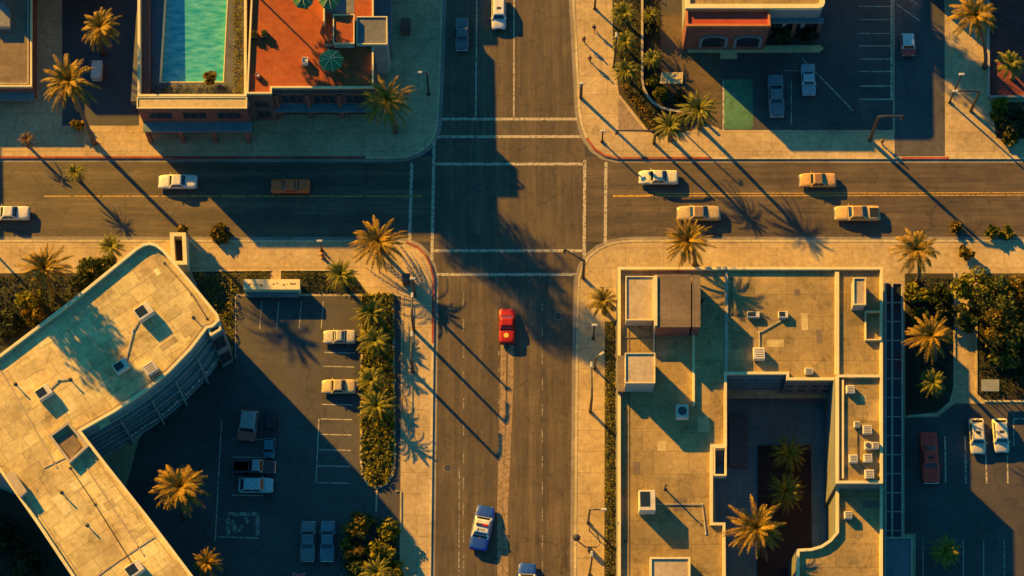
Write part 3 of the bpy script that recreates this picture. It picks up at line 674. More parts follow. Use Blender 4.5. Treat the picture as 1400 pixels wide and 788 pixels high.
# stair tower and grey plant room on the east edge
tw_ = roofbox(bP, [(488, 24), (529, 24), (529, 61), (488, 61)], S, 9.2, 'tower', 'roof_grey', 0.15)
roofbox(rO, [(456, 21), (484, 21), (484, 60), (456, 60)], HO, 1.3, 'stair_box', 'roof_orange', 0.14)
roofbox(rO, [(444, 48), (454, 48), (454, 60), (444, 60)], HO, 0.9, 'stair_box', 'roof_orange')
roofbar(rO, (444, -60), (444, 36), 0.2, 1.6, HO); roofbar(rO, (446, -60), (446, -5), 0.2, 1.2, HO)
mb = MB(); q = W([(447, -110), (484, -110), (484, 18), (447, 18)], HO+0.05); mb.poly(q, HO+0.02); mb.build('roof_patch', M['roof_grey'], rO)
mb = MB(); q = ccw(W([(512, -110), (535, -110), (535, 62), (512, 62)], 4.6)); mb.prism(q, S, 4.6, bottom=False); mb.build('side_wing', M['roof_grey'], bP)
# unseen wing added beyond the frame to shade the road, joined to it
mb = MB(); q = ccw(W([(360, -330), (535, -330), (535, -110), (360, -110)], 8)); mb.prism(q, S, 8.0, bottom=False); mb.build('shade_wing', M['wall_cream'], bP)

# ------------------------------------------------------------------ TOP RIGHT: restaurant with red awning roof
HN = 8.0
bN = thing('restaurant_building', 'flat roofed shop building with a red awning roof and blue arched windows', 'building', (at(1030, 40).x, at(1030, 40).y, S))
q = ccw(W([(938, -200), (1126, -200), (1126, 6), (1124, 10), (1119, 12), (938, 12)], HN))
mb = MB(); mb.prism(q, S, HN, top=False, bottom=False); mb.build('wall', M['wall_teal'], bN)
mb = MB(); mb.poly(q, HN); r = mb.build('roof', M['roof_right'], bN)
mb = MB(); mb.ring(offset(q, -0.12), 0.65, HN-0.25, HN+0.4, bottom=True); mb.build('parapet', M['parapet'], r)
yw = min(p[1] for p in q)-0.003
zr = 7.7
q2 = W([(938, 10), (1051, 10), (1051, 36), (938, 36)], zr); xa, xb = q2[0][0], q2[1][0]; ya = q2[2][1]
mb = MB(); mb.prism([(xa, ya), (xb, ya), (xb, yw), (xa, yw)], S, zr, bottom=False, top=False); fb = mb.build('front_block', M['wall_brick'], bN)
mb = MB(); mb.poly([(xa, ya), (xb, ya), (xb, yw), (xa, yw)], zr); mb.build('awning_roof', M['roof_red'], fb)
mb = MB(); mb.ring([(xa-.1, ya-.1), (xb+.1, ya-.1), (xb+.1, yw), (xa-.1, yw)], 0.3, zr-0.1, zr+0.3, bottom=True); mb.build('awning_lip', surf('awning_lip_orange', (0.5, 0.17, 0.05), var=0.1), fb)
def arch(parent, xc, y, wd, z0, h):
    mb = MB(); n_ = 14; r1 = wd/2; r0 = r1-0.42
    prof = [(r1, z0)]+[(r1*math.cos(math.pi*i/n_), z0+h+(r1*0.55)*math.sin(math.pi*i/n_)) for i in range(n_+1)]+[(-r1, z0)]
    prin = [(r0, z0)]+[(r0*math.cos(math.pi*i/n_), z0+h+(r0*0.55)*math.sin(math.pi*i/n_)) for i in range(n_+1)]+[(-r0, z0)]
    k = len(prof); v = [(xc+a, y-0.25, b_) for a, b_ in prof]+[(xc+a, y-0.25, b_) for a, b_ in prin]+[(xc+a, y+0.01, b_) for a, b_ in prof]+[(xc+a, y+0.01, b_) for a, b_ in prin]
    f = []
    for i in range(k-1): f += [(i, i+1, k+i+1, k+i), (i, i+1, 2*k+i+1, 2*k+i), (k+i, k+i+1, 3*k+i+1, 3*k+i)]
    mb.add(v, f); o = mb.build('arched_window', M['trim_blue'], parent)
    mb = MB(); mb.add([(xc+a, y-0.04, b_) for a, b_ in prin], [tuple(range(k))]); mb.build('pane', M['glass'], o)
for xp in (975, 1022): arch(bN, at(xp, 50, 3).x, ya, 4.0, 1.4, 2.4)
# right half: pale porch slab, dark bays
q3 = W([(1052, 12), (1125, 12), (1125, 31), (1052, 31)], 5.2); xc0, xc1 = xb+0.11, q3[1][0]; yc = q3[2][1]
mb = MB(); mb.prism([(xc0, yc), (xc1, yc), (xc1, yw), (xc0, yw)], 4.9, 5.2); mb.build('porch_roof', M['trim_blue'], bN)
for x in (xc0+0.4, (xc0+xc1)/2, xc1-0.4): mb = MB(); mb.box((x, yc+0.35, (S+4.9)/2), (0.5, 0.5, 4.89-S)); mb.build('pillar', M['wall_brick'], bN)
row(bN, (xc0, yw), (xc1, yw), 3, 1.2, 3.8, M['wall_dark'])
mb = MB(); q4 = W([(940, 62), (1122, 62), (1126, 66), (1120, 71), (940, 71)], S+0.3); mb.prism(q4, S+0.006, S+0.3, bottom=False); mb.build('front_step', M['cream_slat'], bN)
mb = MB(); q4 = W([(985, 71.5), (1008, 71.5), (1008, 80), (985, 80)], S+0.18); mb.prism(q4, S+0.006, S+0.18, bottom=False); mb.build('front_step', M['cream_slat'], bN)

# ------------------------------------------------------------------ TOP LEFT: low building cut by the frame
HW = 3.5
bW = thing('low_building', 'low brown flat roofed building with a double cream parapet beside the alley', 'building', (at(10, 60).x, at(10, 60).y, S))
q = ccw(W([(-200, -200), (44, -200), (44, 120), (-200, 120)], HW))
mb = MB(); mb.prism(q, S, HW, top=False, bottom=False); mb.build('wall', M['wall_brick'], bW)
mb = MB(); mb.poly(q, HW); r = mb.build('roof', M['roof_brown'], bW)
mb = MB(); mb.ring(offset(q, -0.05), 0.25, HW-0.1, HW+0.45, bottom=True); mb.build('parapet', M['parapet'], r)
mb = MB(); mb.ring(offset(q, 0.45), 0.18, HW+0.003, HW+0.25); mb.build('parapet', M['parapet_dull'], r)
ya = min(p[1] for p in q); xe = max(p[0] for p in q)
ledge(bW, 'awning', (xe-12, ya), (xe, ya), 1.9, 2.1, 1.3, M['trim_blue'])
row(bW, (xe-8, ya), (xe-0.3, ya), 3, 0.6, 1.8, M['wall_dark'])
roofbox(r, [(-14, 3), (3, 3), (13, 14), (13, 36), (-14, 36)], HW, 1.0, 'roof_box', 'roof_grey')

# ------------------------------------------------------------------ unseen blocks added outside the frame to cast shade into it
def neighbour(name, label, pts, h, m='wall_cream'):  # one added block, out of view, that serves as a shade caster
    q = ccw(W(pts, 0)); c = Vector((sum(p[0] for p in q)/len(q), sum(p[1] for p in q)/len(q), S))
    t = thing(name, label, 'building', c)
    mb = MB(); mb.prism(q, S, h, top=False, bottom=False); mb.build('wall', M[m], t)
    mb = MB(); mb.poly(q, h); r = mb.build('roof', M['roof_right'], t)
    mb = MB(); mb.ring(offset(q, -0.03), 0.3, h+.002, h+.5, bottom=True); mb.build('parapet', M['parapet'], r)
neighbour('shade_block', 'added unseen cream block casting shade over the alley', [(-25, -230), (150, -230), (150, -3), (-25, -3)], 9.0)
neighbour('shade_block', 'added unseen cream block casting shade over the red plaza', [(1262, -160), (1330, -160), (1330, -6), (1262, -6)], 7.0)
neighbour('shade_block', 'added unseen brown block casting shade over the road end behind the white sedan', [(-280, 50), (-118, 50), (-118, 198), (-280, 198)], 6.8, 'wall_brick')
# ================================================================== VEGETATION
def palm_crown(seed, n_fr=44,  Lr=4.2, wid=0.62, droop=1.0):
    """feathered fronds from one heart: rib plus two rows of leaflets folded in a V"""
    r = random.Random(seed); mb = MB()
    for i in range(n_fr):
        u = i/(n_fr-1)
        az = i*2.39996+r.uniform(-0.2, 0.2)
        el = R(72-92*u**0.8+r.uniform(-7, 7))
        if 0.15 < u < 0.95 and r.random() < 0.10: continue
        ln = Lr*(0.62+0.40*min(1, u*1.7))*r.uniform(0.74, 1.08)
        dry = 1 if (u > 0.84 and r.random() < 0.6) else 0
        nseg = 9; p = Vector((0, 0, 0.15)); pts = []; dirs = []
        e = el
        for k in range(nseg+1):
            d = Vector((math.cos(az)*math.cos(e), math.sin(az)*math.cos(e), math.sin(e)))
            pts.append(p.copy()); dirs.append(d); p = p+d*(ln/nseg); e -= R(droop*(3+8.5*k/nseg)*(0.75+0.5*r.random()))
            e = max(e, R(-78)); az += r.uniform(-0.015, 0.015)
        side0 = Vector((-math.sin(az), math.cos(az), 0))
        # rib
        for k in range(nseg):
            wa, wb = 0.055*(1-k/nseg)+0.012, 0.055*(1-(k+1)/nseg)+0.012
            mb.add([pts[k]-side0*wa, pts[k]+side0*wa, pts[k+1]+side0*wb, pts[k+1]-side0*wb], [(0, 1, 2, 3)], dry)
        nl = 17
        for j in range(nl):
            s = (j+1.6)/(nl+1.2); kk = min(int(s*nseg), nseg-1); fr_ = s*nseg-kk
            q = pts[kk].lerp(pts[kk+1], fr_); d = dirs[kk]
            up = side0.cross(d); up = up if up.z > 0 else -up
            lw = wid*(math.sin(math.pi*min(1, s*0.86+0.10))**0.7)*r.uniform(0.8, 1.1)
            for sg in (-1, 1):
                a = (side0*sg*0.80+d*0.62+up*(0.32-0.5*s)+Vector((0, 0, r.uniform(-.12, .08)))).normalized()
                hw = d*0.085
                tip = q+a*lw
                mb.add([q-hw, q+hw, tip+hw*0.35-Vector((0, 0, .06)), tip-hw*0.35-Vector((0, 0, .06))], [(0, 1, 2, 3)], dry)
    return mb
CROWNS = {}
def crown_mesh(kind, k):
    key = (kind, k)
    if key not in CROWNS:
        if kind == 'dry': mb = palm_crown(90+k, 22, 4.0, 0.55, 1.5)
        else: mb = palm_crown(11+k*7, (54, 44, 60, 50, 38, 56, 47)[k], 4.2, (0.44, 0.52, 0.42, 0.50, 0.56, 0.46, 0.40)[k], (1.0, 1.25, 0.8, 1.05, 1.35, 0.7, 1.1)[k])
        me = bpy.data.meshes.new('crown'); me.from_pydata(mb.v, [], mb.f)
        me.materials.append({'dry': M['frond_dead'], 'gold': M['frond_gold'], 'green': M['frond_green'], 'mid': M['frond']}[kind]); me.materials.append(M['frond_dead'])
        for p_, k_ in zip(me.polygons, mb.mi): p_.material_index = k_
        me.update()
        CROWNS[key] = me
    return CROWNS[key]
pc = [0]
def palm(cx, cy, rad, h, bx, by, label, kind='gold', group=None, base_z=S):
    """crown centre and half-width in the photo, crown height, trunk foot in the photo"""
    top = at(cx, cy, h); ft = at(bx, by, base_z)
    t = thing('palm_tree', label, 'palm tree', ft, 0, group)
    d = top-ft; mb = MB(); n_ = 9; pts = []; rr_ = []
    for i in range(n_):
        u = i/(n_-1); pts.append(tuple(ft+Vector((d.x*u**1.6, d.y*u**1.6, d.z*u-0.02*(i == 0))))); rr_.append((0.46 if i == 0 else 0.30-0.09*u)*min(1, 0.35+rad/40))
    mb.tube(pts, rr_, 9)
    mb.build('trunk', M['bark'], t, smooth=True)
    k = pc[0]*3 % 7; pc[0] += 1
    s = rad/39.0
    o = inst('crown', crown_mesh(kind, k), t, d, (0, 0, rnd.uniform(0, 6.28)), (s, s, s*0.95))
    # boots: short cut frond stubs below the heart
    if rad > 30:
        b_ = MB(); r = random.Random(pc[0])
        for i in range(26):
            a = r.uniform(0, 6.28); z = -r.uniform(0.1, 1.1); c = Vector((math.cos(a), math.sin(a), 0))
            p0 = d+Vector((0, 0, z))+c*0.15; b_.tube([tuple(p0), tuple(p0+c*0.28+Vector((0, 0, 0.3)))], [0.09, 0.05], 5)
        b_.build('frond_stubs', M['bark'], t, world=False)
    return t
GP = None
palm(95, 112, 44, 15, 129, 196, 'leaning golden date palm at the pavement edge in front of the alley')
palm(137, 38, 34, 11, 141, 74, 'date palm standing in the dark alley behind the larger leaning palm')
palm(529, 138, 43, 10, 541, 180, 'golden date palm at the corner of the terracotta roofed building')
palm(103, 236, 17, 3.2, 108, 247, 'small squat palm with short green fronds growing at the road edge below the leaning palm', 'green', base_z=0.01)
palm(37, 191, 16, 2.4, 38, 199, 'small dried brown palm on the shaded pavement near the low brown building', 'dry')
for (x, y, r_, h, lb) in ((853, 18, 24, 4.0, 'green garden palm highest up in the row beside the curved rail'),
                         (855, 57, 22, 3.6, 'green garden palm second from the frame edge in the row beside the curved rail'),
                         (856, 97, 22, 3.4, 'green garden palm at the end of the row where the golden hedge begins'),
                         (891, 80, 18, 3.2, 'small yellow palm inside the curved rail beside the cream slab'),
                         (916, 173, 27, 5.5, 'bushy yellow green palm where the hedge meets the pavement below the curved rail'),
                         (955, 150, 32, 7.5, 'dark tall bushy palm at the end post of the curved rail'),
                         (888, 20, 14, 2.4, 'dim small palm in shade behind the rail near the frame edge')):
    palm(x, y, r_, h, x+1, y+h*3.2, lb, 'green')
palm(1332, 22, 40, 12, 1346, 92, 'large golden palm leaning over the pavement beside the red plaza')
palm(1382, 87, 26, 6, 1384, 108, 'dim green palm standing on the red plaza', 'green')
palm(62, 368, 40, 9, 74, 404, 'large palm in the garden behind the angled cream office')
palm(151, 338, 22, 5, 153, 356, 'small green palm beside the pavement close to the bend of the cream office', 'green')
palm(517, 332, 43, 3.4, 520, 342, 'golden date palm at the corner pavement above the car park island')
palm(466, 376, 27, 4, 469, 391, 'low green palm in the hedge strip beside the long cream sign slab', 'green')
for (x, y, r_, lb) in ((508, 428, 29, 'bright green palm at the head of the car park island'), (512, 466, 29, 'spiky green palm level with the cream coupe on the car park island'),
                      (508, 520, 26, 'yellow green palm beside the parked yellow saloon on the island'), (515, 556, 30, 'wide yellow green palm lowest in the row on the car park island')):
    palm(x, y, r_, 2.1, x+1, y+8, lb, 'green')
palm(247, 666, 41, 11, 252, 706, 'golden palm alone in the shaded car park beside the cream office wing')
palm(283, 770, 24, 6, 287, 792, 'small golden palm cut by the frame edge below the lone car park palm')
palm(514, 782, 24, 4, 515, 796, 'green palm among the bushes at the frame edge beside two grey cars', 'green')
palm(940, 330, 36, 9, 950, 362, 'golden palm in front of the courtyard building hiding part of a tan saloon')
palm(1252, 342, 37, 12, 1254, 386, 'golden palm on the pavement edge at the glazed canopy end')
palm(824, 412, 26, 4.2, 826, 426, 'bushy green palm against the corner of the courtyard building', 'mid')
palm(1272, 460, 36, 9, 1277, 492, 'golden tipped palm in the dark garden east of the glazed canopy')
palm(1275, 524, 24, 3.5, 1276, 536, 'shaded dark palm in the garden just above the red long saloon', 'green')
palm(1078, 620, 29, 0.4, 1078, 629, 'dim green palm highest in the courtyard row', 'green', base_z=CF+0.3)
palm(1074, 672, 29, 0.4, 1074, 681, 'dim green palm in the middle of the courtyard row', 'green', base_z=CF+0.3)
palm(1034, 722, 42, 8.2, 1040, 762, 'golden palm rising out of the courtyard into the sun', base_z=CF+0.01)
palm(1293, 754, 25, 3.6, 1294, 768, 'shaded dark palm alone in the car park corner near the grey annex', 'green')

def leaf_cloud(blobs, n_per, size, r):
    mb = MB()
    for (c, rad) in blobs:
        for i in range(n_per):
            while True:
                q = Vector((r.uniform(-1, 1), r.uniform(-1, 1), r.uniform(-0.9, 1)))
                if 0.25 < q.length < 1: break
            q = q.normalized()*(q.length**0.5)
            p = Vector(c)+Vector((q.x*rad[0], q.y*rad[1], q.z*rad[2]))
            a = Vector((r.gauss(0, 1), r.gauss(0, 1), r.gauss(0, 0.7))).normalized(); b_ = a.cross(Vector((r.gauss(0, 1), r.gauss(0, 1), r.gauss(0, 1)))).normalized()
            s = size*r.uniform(0.6, 1.3)
            mb.add([p-a*s, p+b_*s*0.5, p+a*s, p-b_*s*0.5], [(0, 1, 2, 3)])
    return mb
def tree(px, py, h, rad, label, m='leaf', name='leafy_tree', cat='tree', clumps=14, n_per=64, leaf=0.34, base_z=S, group=None, trunk=True, flat=0.75, seed=None):
    r = random.Random(seed if seed is not None else int(px*13+py*7))
    ft = at(px, py+h*0.62*3.4, base_z)
    t = thing(name, label, cat, ft, 0, group)
    blobs = []
    cz = h-rad*flat
    for i in range(clumps):
        a = r.uniform(0, 6.28); q = math.sqrt(r.random())*0.78; z = cz+r.uniform(-0.8, 0.85)*rad*flat*(1-0.4*q)
        s = rad*r.uniform(0.26, 0.42)
        blobs.append(((math.cos(a)*q*rad, math.sin(a)*q*rad, max(z, s*0.6)), (s, s, s*0.8)))
    if trunk:
        mb = MB(); mb.tube([(0, 0, -0.02), (rad*0.03, 0, cz*0.5), (0, rad*0.04, cz)], [0.06*rad+0.06, 0.045*rad+0.05, 0.03*rad+.02], 7)
        for b_, s in blobs[::3]: mb.tube([(0, 0, cz*0.45), (b_[0]*0.55, b_[1]*0.55, cz*0.5+b_[2]*0.4), b_], [0.03*rad+.02, 0.02*rad+.015, 0.012], 5)
        mb.build('trunk', M['bark'], t, world=False, smooth=True)
    leaf_cloud(blobs, n_per, leaf, r).build('crown' if trunk else 'foliage', M[m], t, world=False, raw=True)
    return t
# garden east of the courtyard building
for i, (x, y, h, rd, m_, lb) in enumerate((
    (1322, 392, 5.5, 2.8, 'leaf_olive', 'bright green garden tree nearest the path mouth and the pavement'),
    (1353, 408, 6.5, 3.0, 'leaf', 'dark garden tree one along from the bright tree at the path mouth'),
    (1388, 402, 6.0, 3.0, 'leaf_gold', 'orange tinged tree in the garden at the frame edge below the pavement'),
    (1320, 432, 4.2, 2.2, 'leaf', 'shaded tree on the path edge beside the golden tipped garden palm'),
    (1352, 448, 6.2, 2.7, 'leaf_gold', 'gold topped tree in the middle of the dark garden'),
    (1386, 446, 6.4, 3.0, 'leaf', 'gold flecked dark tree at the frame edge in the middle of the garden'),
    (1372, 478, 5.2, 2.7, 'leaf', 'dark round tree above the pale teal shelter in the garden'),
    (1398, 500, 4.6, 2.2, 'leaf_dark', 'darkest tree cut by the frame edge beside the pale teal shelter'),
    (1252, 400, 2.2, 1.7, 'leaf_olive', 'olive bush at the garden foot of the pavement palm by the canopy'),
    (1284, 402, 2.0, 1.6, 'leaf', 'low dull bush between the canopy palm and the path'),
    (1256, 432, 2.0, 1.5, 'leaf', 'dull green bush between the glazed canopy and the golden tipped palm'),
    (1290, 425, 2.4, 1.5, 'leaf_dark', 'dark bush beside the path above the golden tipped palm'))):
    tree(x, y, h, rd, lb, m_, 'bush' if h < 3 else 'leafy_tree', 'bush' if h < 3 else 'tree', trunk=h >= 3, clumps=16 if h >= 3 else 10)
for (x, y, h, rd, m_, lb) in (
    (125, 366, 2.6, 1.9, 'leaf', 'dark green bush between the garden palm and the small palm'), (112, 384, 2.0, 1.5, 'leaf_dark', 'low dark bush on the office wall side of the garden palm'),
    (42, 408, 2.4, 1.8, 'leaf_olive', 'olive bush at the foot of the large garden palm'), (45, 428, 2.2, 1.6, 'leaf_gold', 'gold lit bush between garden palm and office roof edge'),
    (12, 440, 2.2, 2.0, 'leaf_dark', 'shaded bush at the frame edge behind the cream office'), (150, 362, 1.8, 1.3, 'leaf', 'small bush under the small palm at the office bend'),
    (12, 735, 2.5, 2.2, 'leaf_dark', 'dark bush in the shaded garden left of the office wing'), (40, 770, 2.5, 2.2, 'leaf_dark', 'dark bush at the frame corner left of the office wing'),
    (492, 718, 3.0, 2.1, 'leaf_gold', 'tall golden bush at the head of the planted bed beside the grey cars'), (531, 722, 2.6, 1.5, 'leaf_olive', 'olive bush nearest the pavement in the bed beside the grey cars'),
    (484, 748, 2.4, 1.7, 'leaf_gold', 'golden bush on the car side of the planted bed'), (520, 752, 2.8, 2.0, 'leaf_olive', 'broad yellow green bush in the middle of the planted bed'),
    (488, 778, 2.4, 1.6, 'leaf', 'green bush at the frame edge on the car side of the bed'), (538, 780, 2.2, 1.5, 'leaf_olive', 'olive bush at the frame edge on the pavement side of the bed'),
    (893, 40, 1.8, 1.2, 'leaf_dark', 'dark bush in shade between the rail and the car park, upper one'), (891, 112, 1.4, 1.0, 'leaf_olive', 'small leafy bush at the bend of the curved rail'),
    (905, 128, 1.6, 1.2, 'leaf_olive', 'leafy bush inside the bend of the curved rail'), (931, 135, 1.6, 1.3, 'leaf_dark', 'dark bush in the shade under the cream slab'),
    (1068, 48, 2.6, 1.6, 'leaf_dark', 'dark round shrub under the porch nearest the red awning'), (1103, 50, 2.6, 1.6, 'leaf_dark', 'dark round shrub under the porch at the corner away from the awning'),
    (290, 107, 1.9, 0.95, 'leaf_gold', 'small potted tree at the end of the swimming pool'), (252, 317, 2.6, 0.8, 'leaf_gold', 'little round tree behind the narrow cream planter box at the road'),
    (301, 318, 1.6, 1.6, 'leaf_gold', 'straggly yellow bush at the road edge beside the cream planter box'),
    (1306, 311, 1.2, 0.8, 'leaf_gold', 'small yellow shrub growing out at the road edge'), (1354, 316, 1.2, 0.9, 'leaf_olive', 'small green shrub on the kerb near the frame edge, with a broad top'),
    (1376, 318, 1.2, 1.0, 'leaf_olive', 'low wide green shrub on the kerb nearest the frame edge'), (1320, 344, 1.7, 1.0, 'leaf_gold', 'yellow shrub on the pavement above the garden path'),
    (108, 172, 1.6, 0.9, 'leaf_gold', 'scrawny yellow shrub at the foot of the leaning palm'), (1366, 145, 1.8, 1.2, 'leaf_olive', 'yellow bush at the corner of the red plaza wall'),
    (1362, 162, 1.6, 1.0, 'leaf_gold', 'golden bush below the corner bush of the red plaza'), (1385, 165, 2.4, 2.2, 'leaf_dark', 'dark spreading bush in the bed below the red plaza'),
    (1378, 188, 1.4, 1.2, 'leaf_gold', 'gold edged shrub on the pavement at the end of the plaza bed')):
    bz = TF if lb.startswith('small potted') else (0.01 if (y in (318, 311, 317) and x < 1320) else S)
    tree(x, y, h, rd, lb, m_, 'bush', 'bush', trunk=(h >= 2.6 and rd < 1.0), clumps=9 if rd < 1.4 else 13, n_per=48, leaf=0.34, base_z=bz)
# the tall broad trees outside the frame whose shade lies on the junction and roofs
def shade_tree(pxy, h, low, rad, label, seed):
    r = random.Random(seed); ft = at(*pxy, S)
    t = thing('shade_tree', label, 'tree', ft)
    blobs = []
    for i in range(84):
        z = r.uniform(low, h); k = math.sin(math.pi*min(1, max(0.0, (z-low)/(h-low)*0.86+0.1)))**0.6
        a = r.uniform(0, 6.28); q = math.sqrt(r.random())*rad*k; s = r.uniform(0.9, 1.7)
        blobs.append(((math.cos(a)*q, math.sin(a)*q, z), (s, s, s*0.9)))
    mb = MB(); mb.tube([(0, 0, -.02), (0.2, 0, low), (0, 0.2, h-1)], [0.16, 0.12, 0.06], 8)
    for b_, s in blobs[::2]: mb.tube([(0, 0, low*0.8+b_[2]*0.15), (b_[0]*0.6, b_[1]*0.6, b_[2]-0.5), b_], [0.12, 0.07, 0.02], 5)
    mb.build('trunk', M['bark'], t, world=False, smooth=True)
    leaf_cloud(blobs, 90, 0.3, r).build('crown', M['leaf'], t, world=False, raw=True)
SHADE = [((306, -20), 28, 17.5, 5.4, 'tall shade tree north of the pool terrace', 1),
         ((-16, 337), 26, 14.5, 3.3, 'tall shade tree west of the cream office behind its garden', 2),
         ((-112, 615), 23, 14, 3.0, 'tall tree west of the office wing', 4),
         ((1078, -110), 19, 9, 3.0, 'shade tree north of the restaurant', 5)]
for a in SHADE: shade_tree(*a)

# ---- ground cover nobody could count
def cover(name, pts, dens, h, leaf, m, label, z=S, seed=1):
    r = random.Random(seed); q = ccw(W(pts, z)); xs = [p[0] for p in q]; ys = [p[1] for p in q]; A = area2(q)/2
    def inside(x, y):
        c = False; j = len(q)-1
        for i in range(len(q)):
            if (q[i][1] > y) != (q[j][1] > y) and x < (q[j][0]-q[i][0])*(y-q[i][1])/(q[j][1]-q[i][1])+q[i][0]: c = not c
            j = i
        return c
    mb = MB(); k = 0; lumps = [(r.uniform(min(xs), max(xs)), r.uniform(min(ys), max(ys)), r.uniform(0.5, 1.3)) for _ in range(int(A*0.5)+4)]
    while k < A*dens:
        x, y = r.uniform(min(xs), max(xs)), r.uniform(min(ys), max(ys))
        if not inside(x, y): continue
        k += 1
        hh = max([max(0, 1-((x-a)**2+(y-b_)**2)/(c*c)) for a, b_, c in lumps] or [0])
        p = Vector((x, y, z+0.08+r.uniform(0.1, 1)*h*(0.3+0.7*hh)))
        a = Vector((r.gauss(0, 1), r.gauss(0, 1), r.gauss(0, 0.6))).normalized(); b_ = a.cross(Vector((r.gauss(0, 1), r.gauss(0, 1), r.gauss(0, 1)))).normalized(); s = leaf*r.uniform(0.6, 1.3)
        mb.add([p-a*s, p+b_*s*0.5, p+a*s, p-b_*s*0.5], [(0, 1, 2, 3)])
    return tag(mb.build(name, M[m], raw=True), label, None, None, 'stuff')
cover('ground_cover', isl, 34, 0.6, 0.25, 'leaf_olive', 'yellow green planting filling the car park island')
cover('ground_cover', [(827, 440), (840, 440), (841, 830), (827, 830)], 40, 0.45, 0.14, 'leaf_olive', 'narrow yellow green planting strip against the courtyard building')
cover('ground_cover', [(846, 118), (858, 116), (905, 172), (897, 184), (884, 176)], 60, 0.7, 0.15, 'leaf_gold', 'golden hedge band curving to the pavement corner')
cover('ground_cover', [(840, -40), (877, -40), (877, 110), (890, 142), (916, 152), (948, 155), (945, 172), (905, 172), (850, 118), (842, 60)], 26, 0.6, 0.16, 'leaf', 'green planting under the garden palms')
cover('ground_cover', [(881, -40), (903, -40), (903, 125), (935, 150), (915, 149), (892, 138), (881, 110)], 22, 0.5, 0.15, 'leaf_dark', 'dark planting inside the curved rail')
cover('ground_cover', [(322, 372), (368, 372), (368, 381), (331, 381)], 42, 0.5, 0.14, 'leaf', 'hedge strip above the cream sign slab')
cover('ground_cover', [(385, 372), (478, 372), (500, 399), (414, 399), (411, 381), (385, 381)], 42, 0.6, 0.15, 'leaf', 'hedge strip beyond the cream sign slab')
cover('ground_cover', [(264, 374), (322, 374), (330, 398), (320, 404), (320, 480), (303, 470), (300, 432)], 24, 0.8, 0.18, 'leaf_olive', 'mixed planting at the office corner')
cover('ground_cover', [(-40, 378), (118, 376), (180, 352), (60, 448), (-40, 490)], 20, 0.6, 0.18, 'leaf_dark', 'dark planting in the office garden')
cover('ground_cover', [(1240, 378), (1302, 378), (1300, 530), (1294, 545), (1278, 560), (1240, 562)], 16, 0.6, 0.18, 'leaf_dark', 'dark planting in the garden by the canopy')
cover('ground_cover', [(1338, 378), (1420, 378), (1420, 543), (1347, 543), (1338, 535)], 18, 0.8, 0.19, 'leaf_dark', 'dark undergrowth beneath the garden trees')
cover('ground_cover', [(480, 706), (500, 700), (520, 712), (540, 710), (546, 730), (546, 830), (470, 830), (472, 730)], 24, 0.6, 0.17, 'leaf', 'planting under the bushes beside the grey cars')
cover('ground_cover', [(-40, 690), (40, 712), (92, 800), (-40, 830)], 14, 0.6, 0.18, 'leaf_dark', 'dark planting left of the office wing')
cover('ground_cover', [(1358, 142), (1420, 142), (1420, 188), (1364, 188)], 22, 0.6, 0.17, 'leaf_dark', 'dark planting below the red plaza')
cover('ground_cover', [(319, -40), (332, -40), (332, 128), (319, 128)], 60, 0.5, 0.13, 'leaf_olive', 'clipped yellow hedge along the pool', TF)
cover('ground_cover', [(207, 118), (317, 117), (317, 130), (207, 130)], 40, 0.35, 0.13, 'leaf', 'green planting at the end of the pool', TF)

# ================================================================== VEHICLES
def loft(mb, secs, closed=False, mi=0):
    k = len(secs[0]); o = len(mb.v); mb.v += [tuple(p) for s in secs for p in s]; f = []
    for i in range(len(secs)-1):
        for j in range(k-1 if not closed else k):
            a, b_ = i*k+j, i*k+(j+1) % k; f.append((o+a, o+b_, o+b_+k, o+a+k))
    f += [tuple(o+q for q in reversed(range(k))), tuple(o+(len(secs)-1)*k+q for q in range(k))]
    mb.f += f; mb.mi += [mi]*len(f)
PAINT = {}
def paint(c):
    key = tuple(round(x, 3) for x in c)
    if key not in PAINT:
        m, n, l, b = newmat('car_paint'); b.inputs['Base Color'].default_value = (*c, 1); b.inputs['Roughness'].default_value = 0.42
        b.inputs['Coat Weight'].default_value = 0.15; b.inputs['Coat Roughness'].default_value = 0.2; b.inputs['Specular IOR Level'].default_value = 0.3
        geo = n.new('ShaderNodeNewGeometry'); t = n.new('ShaderNodeTexNoise'); t.inputs['Scale'].default_value = 2.2; t.inputs['Detail'].default_value = 5; l.new(geo.outputs['Position'], t.inputs['Vector'])
        mr = n.new('ShaderNodeMapRange'); mr.inputs[1].default_value = 0.3; mr.inputs[2].default_value = 0.7; mr.inputs[3].default_value = 0.82; mr.inputs[4].default_value = 1.12; l.new(t.outputs['Fac'], mr.inputs[0])
        v = n.new('ShaderNodeVectorMath'); v.operation = 'SCALE'; v.inputs[0].default_value = c; l.new(mr.outputs[0], v.inputs['Scale']); l.new(v.outputs[0], b.inputs['Base Color'])
        PAINT[key] = m
    return PAINT[key]
WHEEL = {}
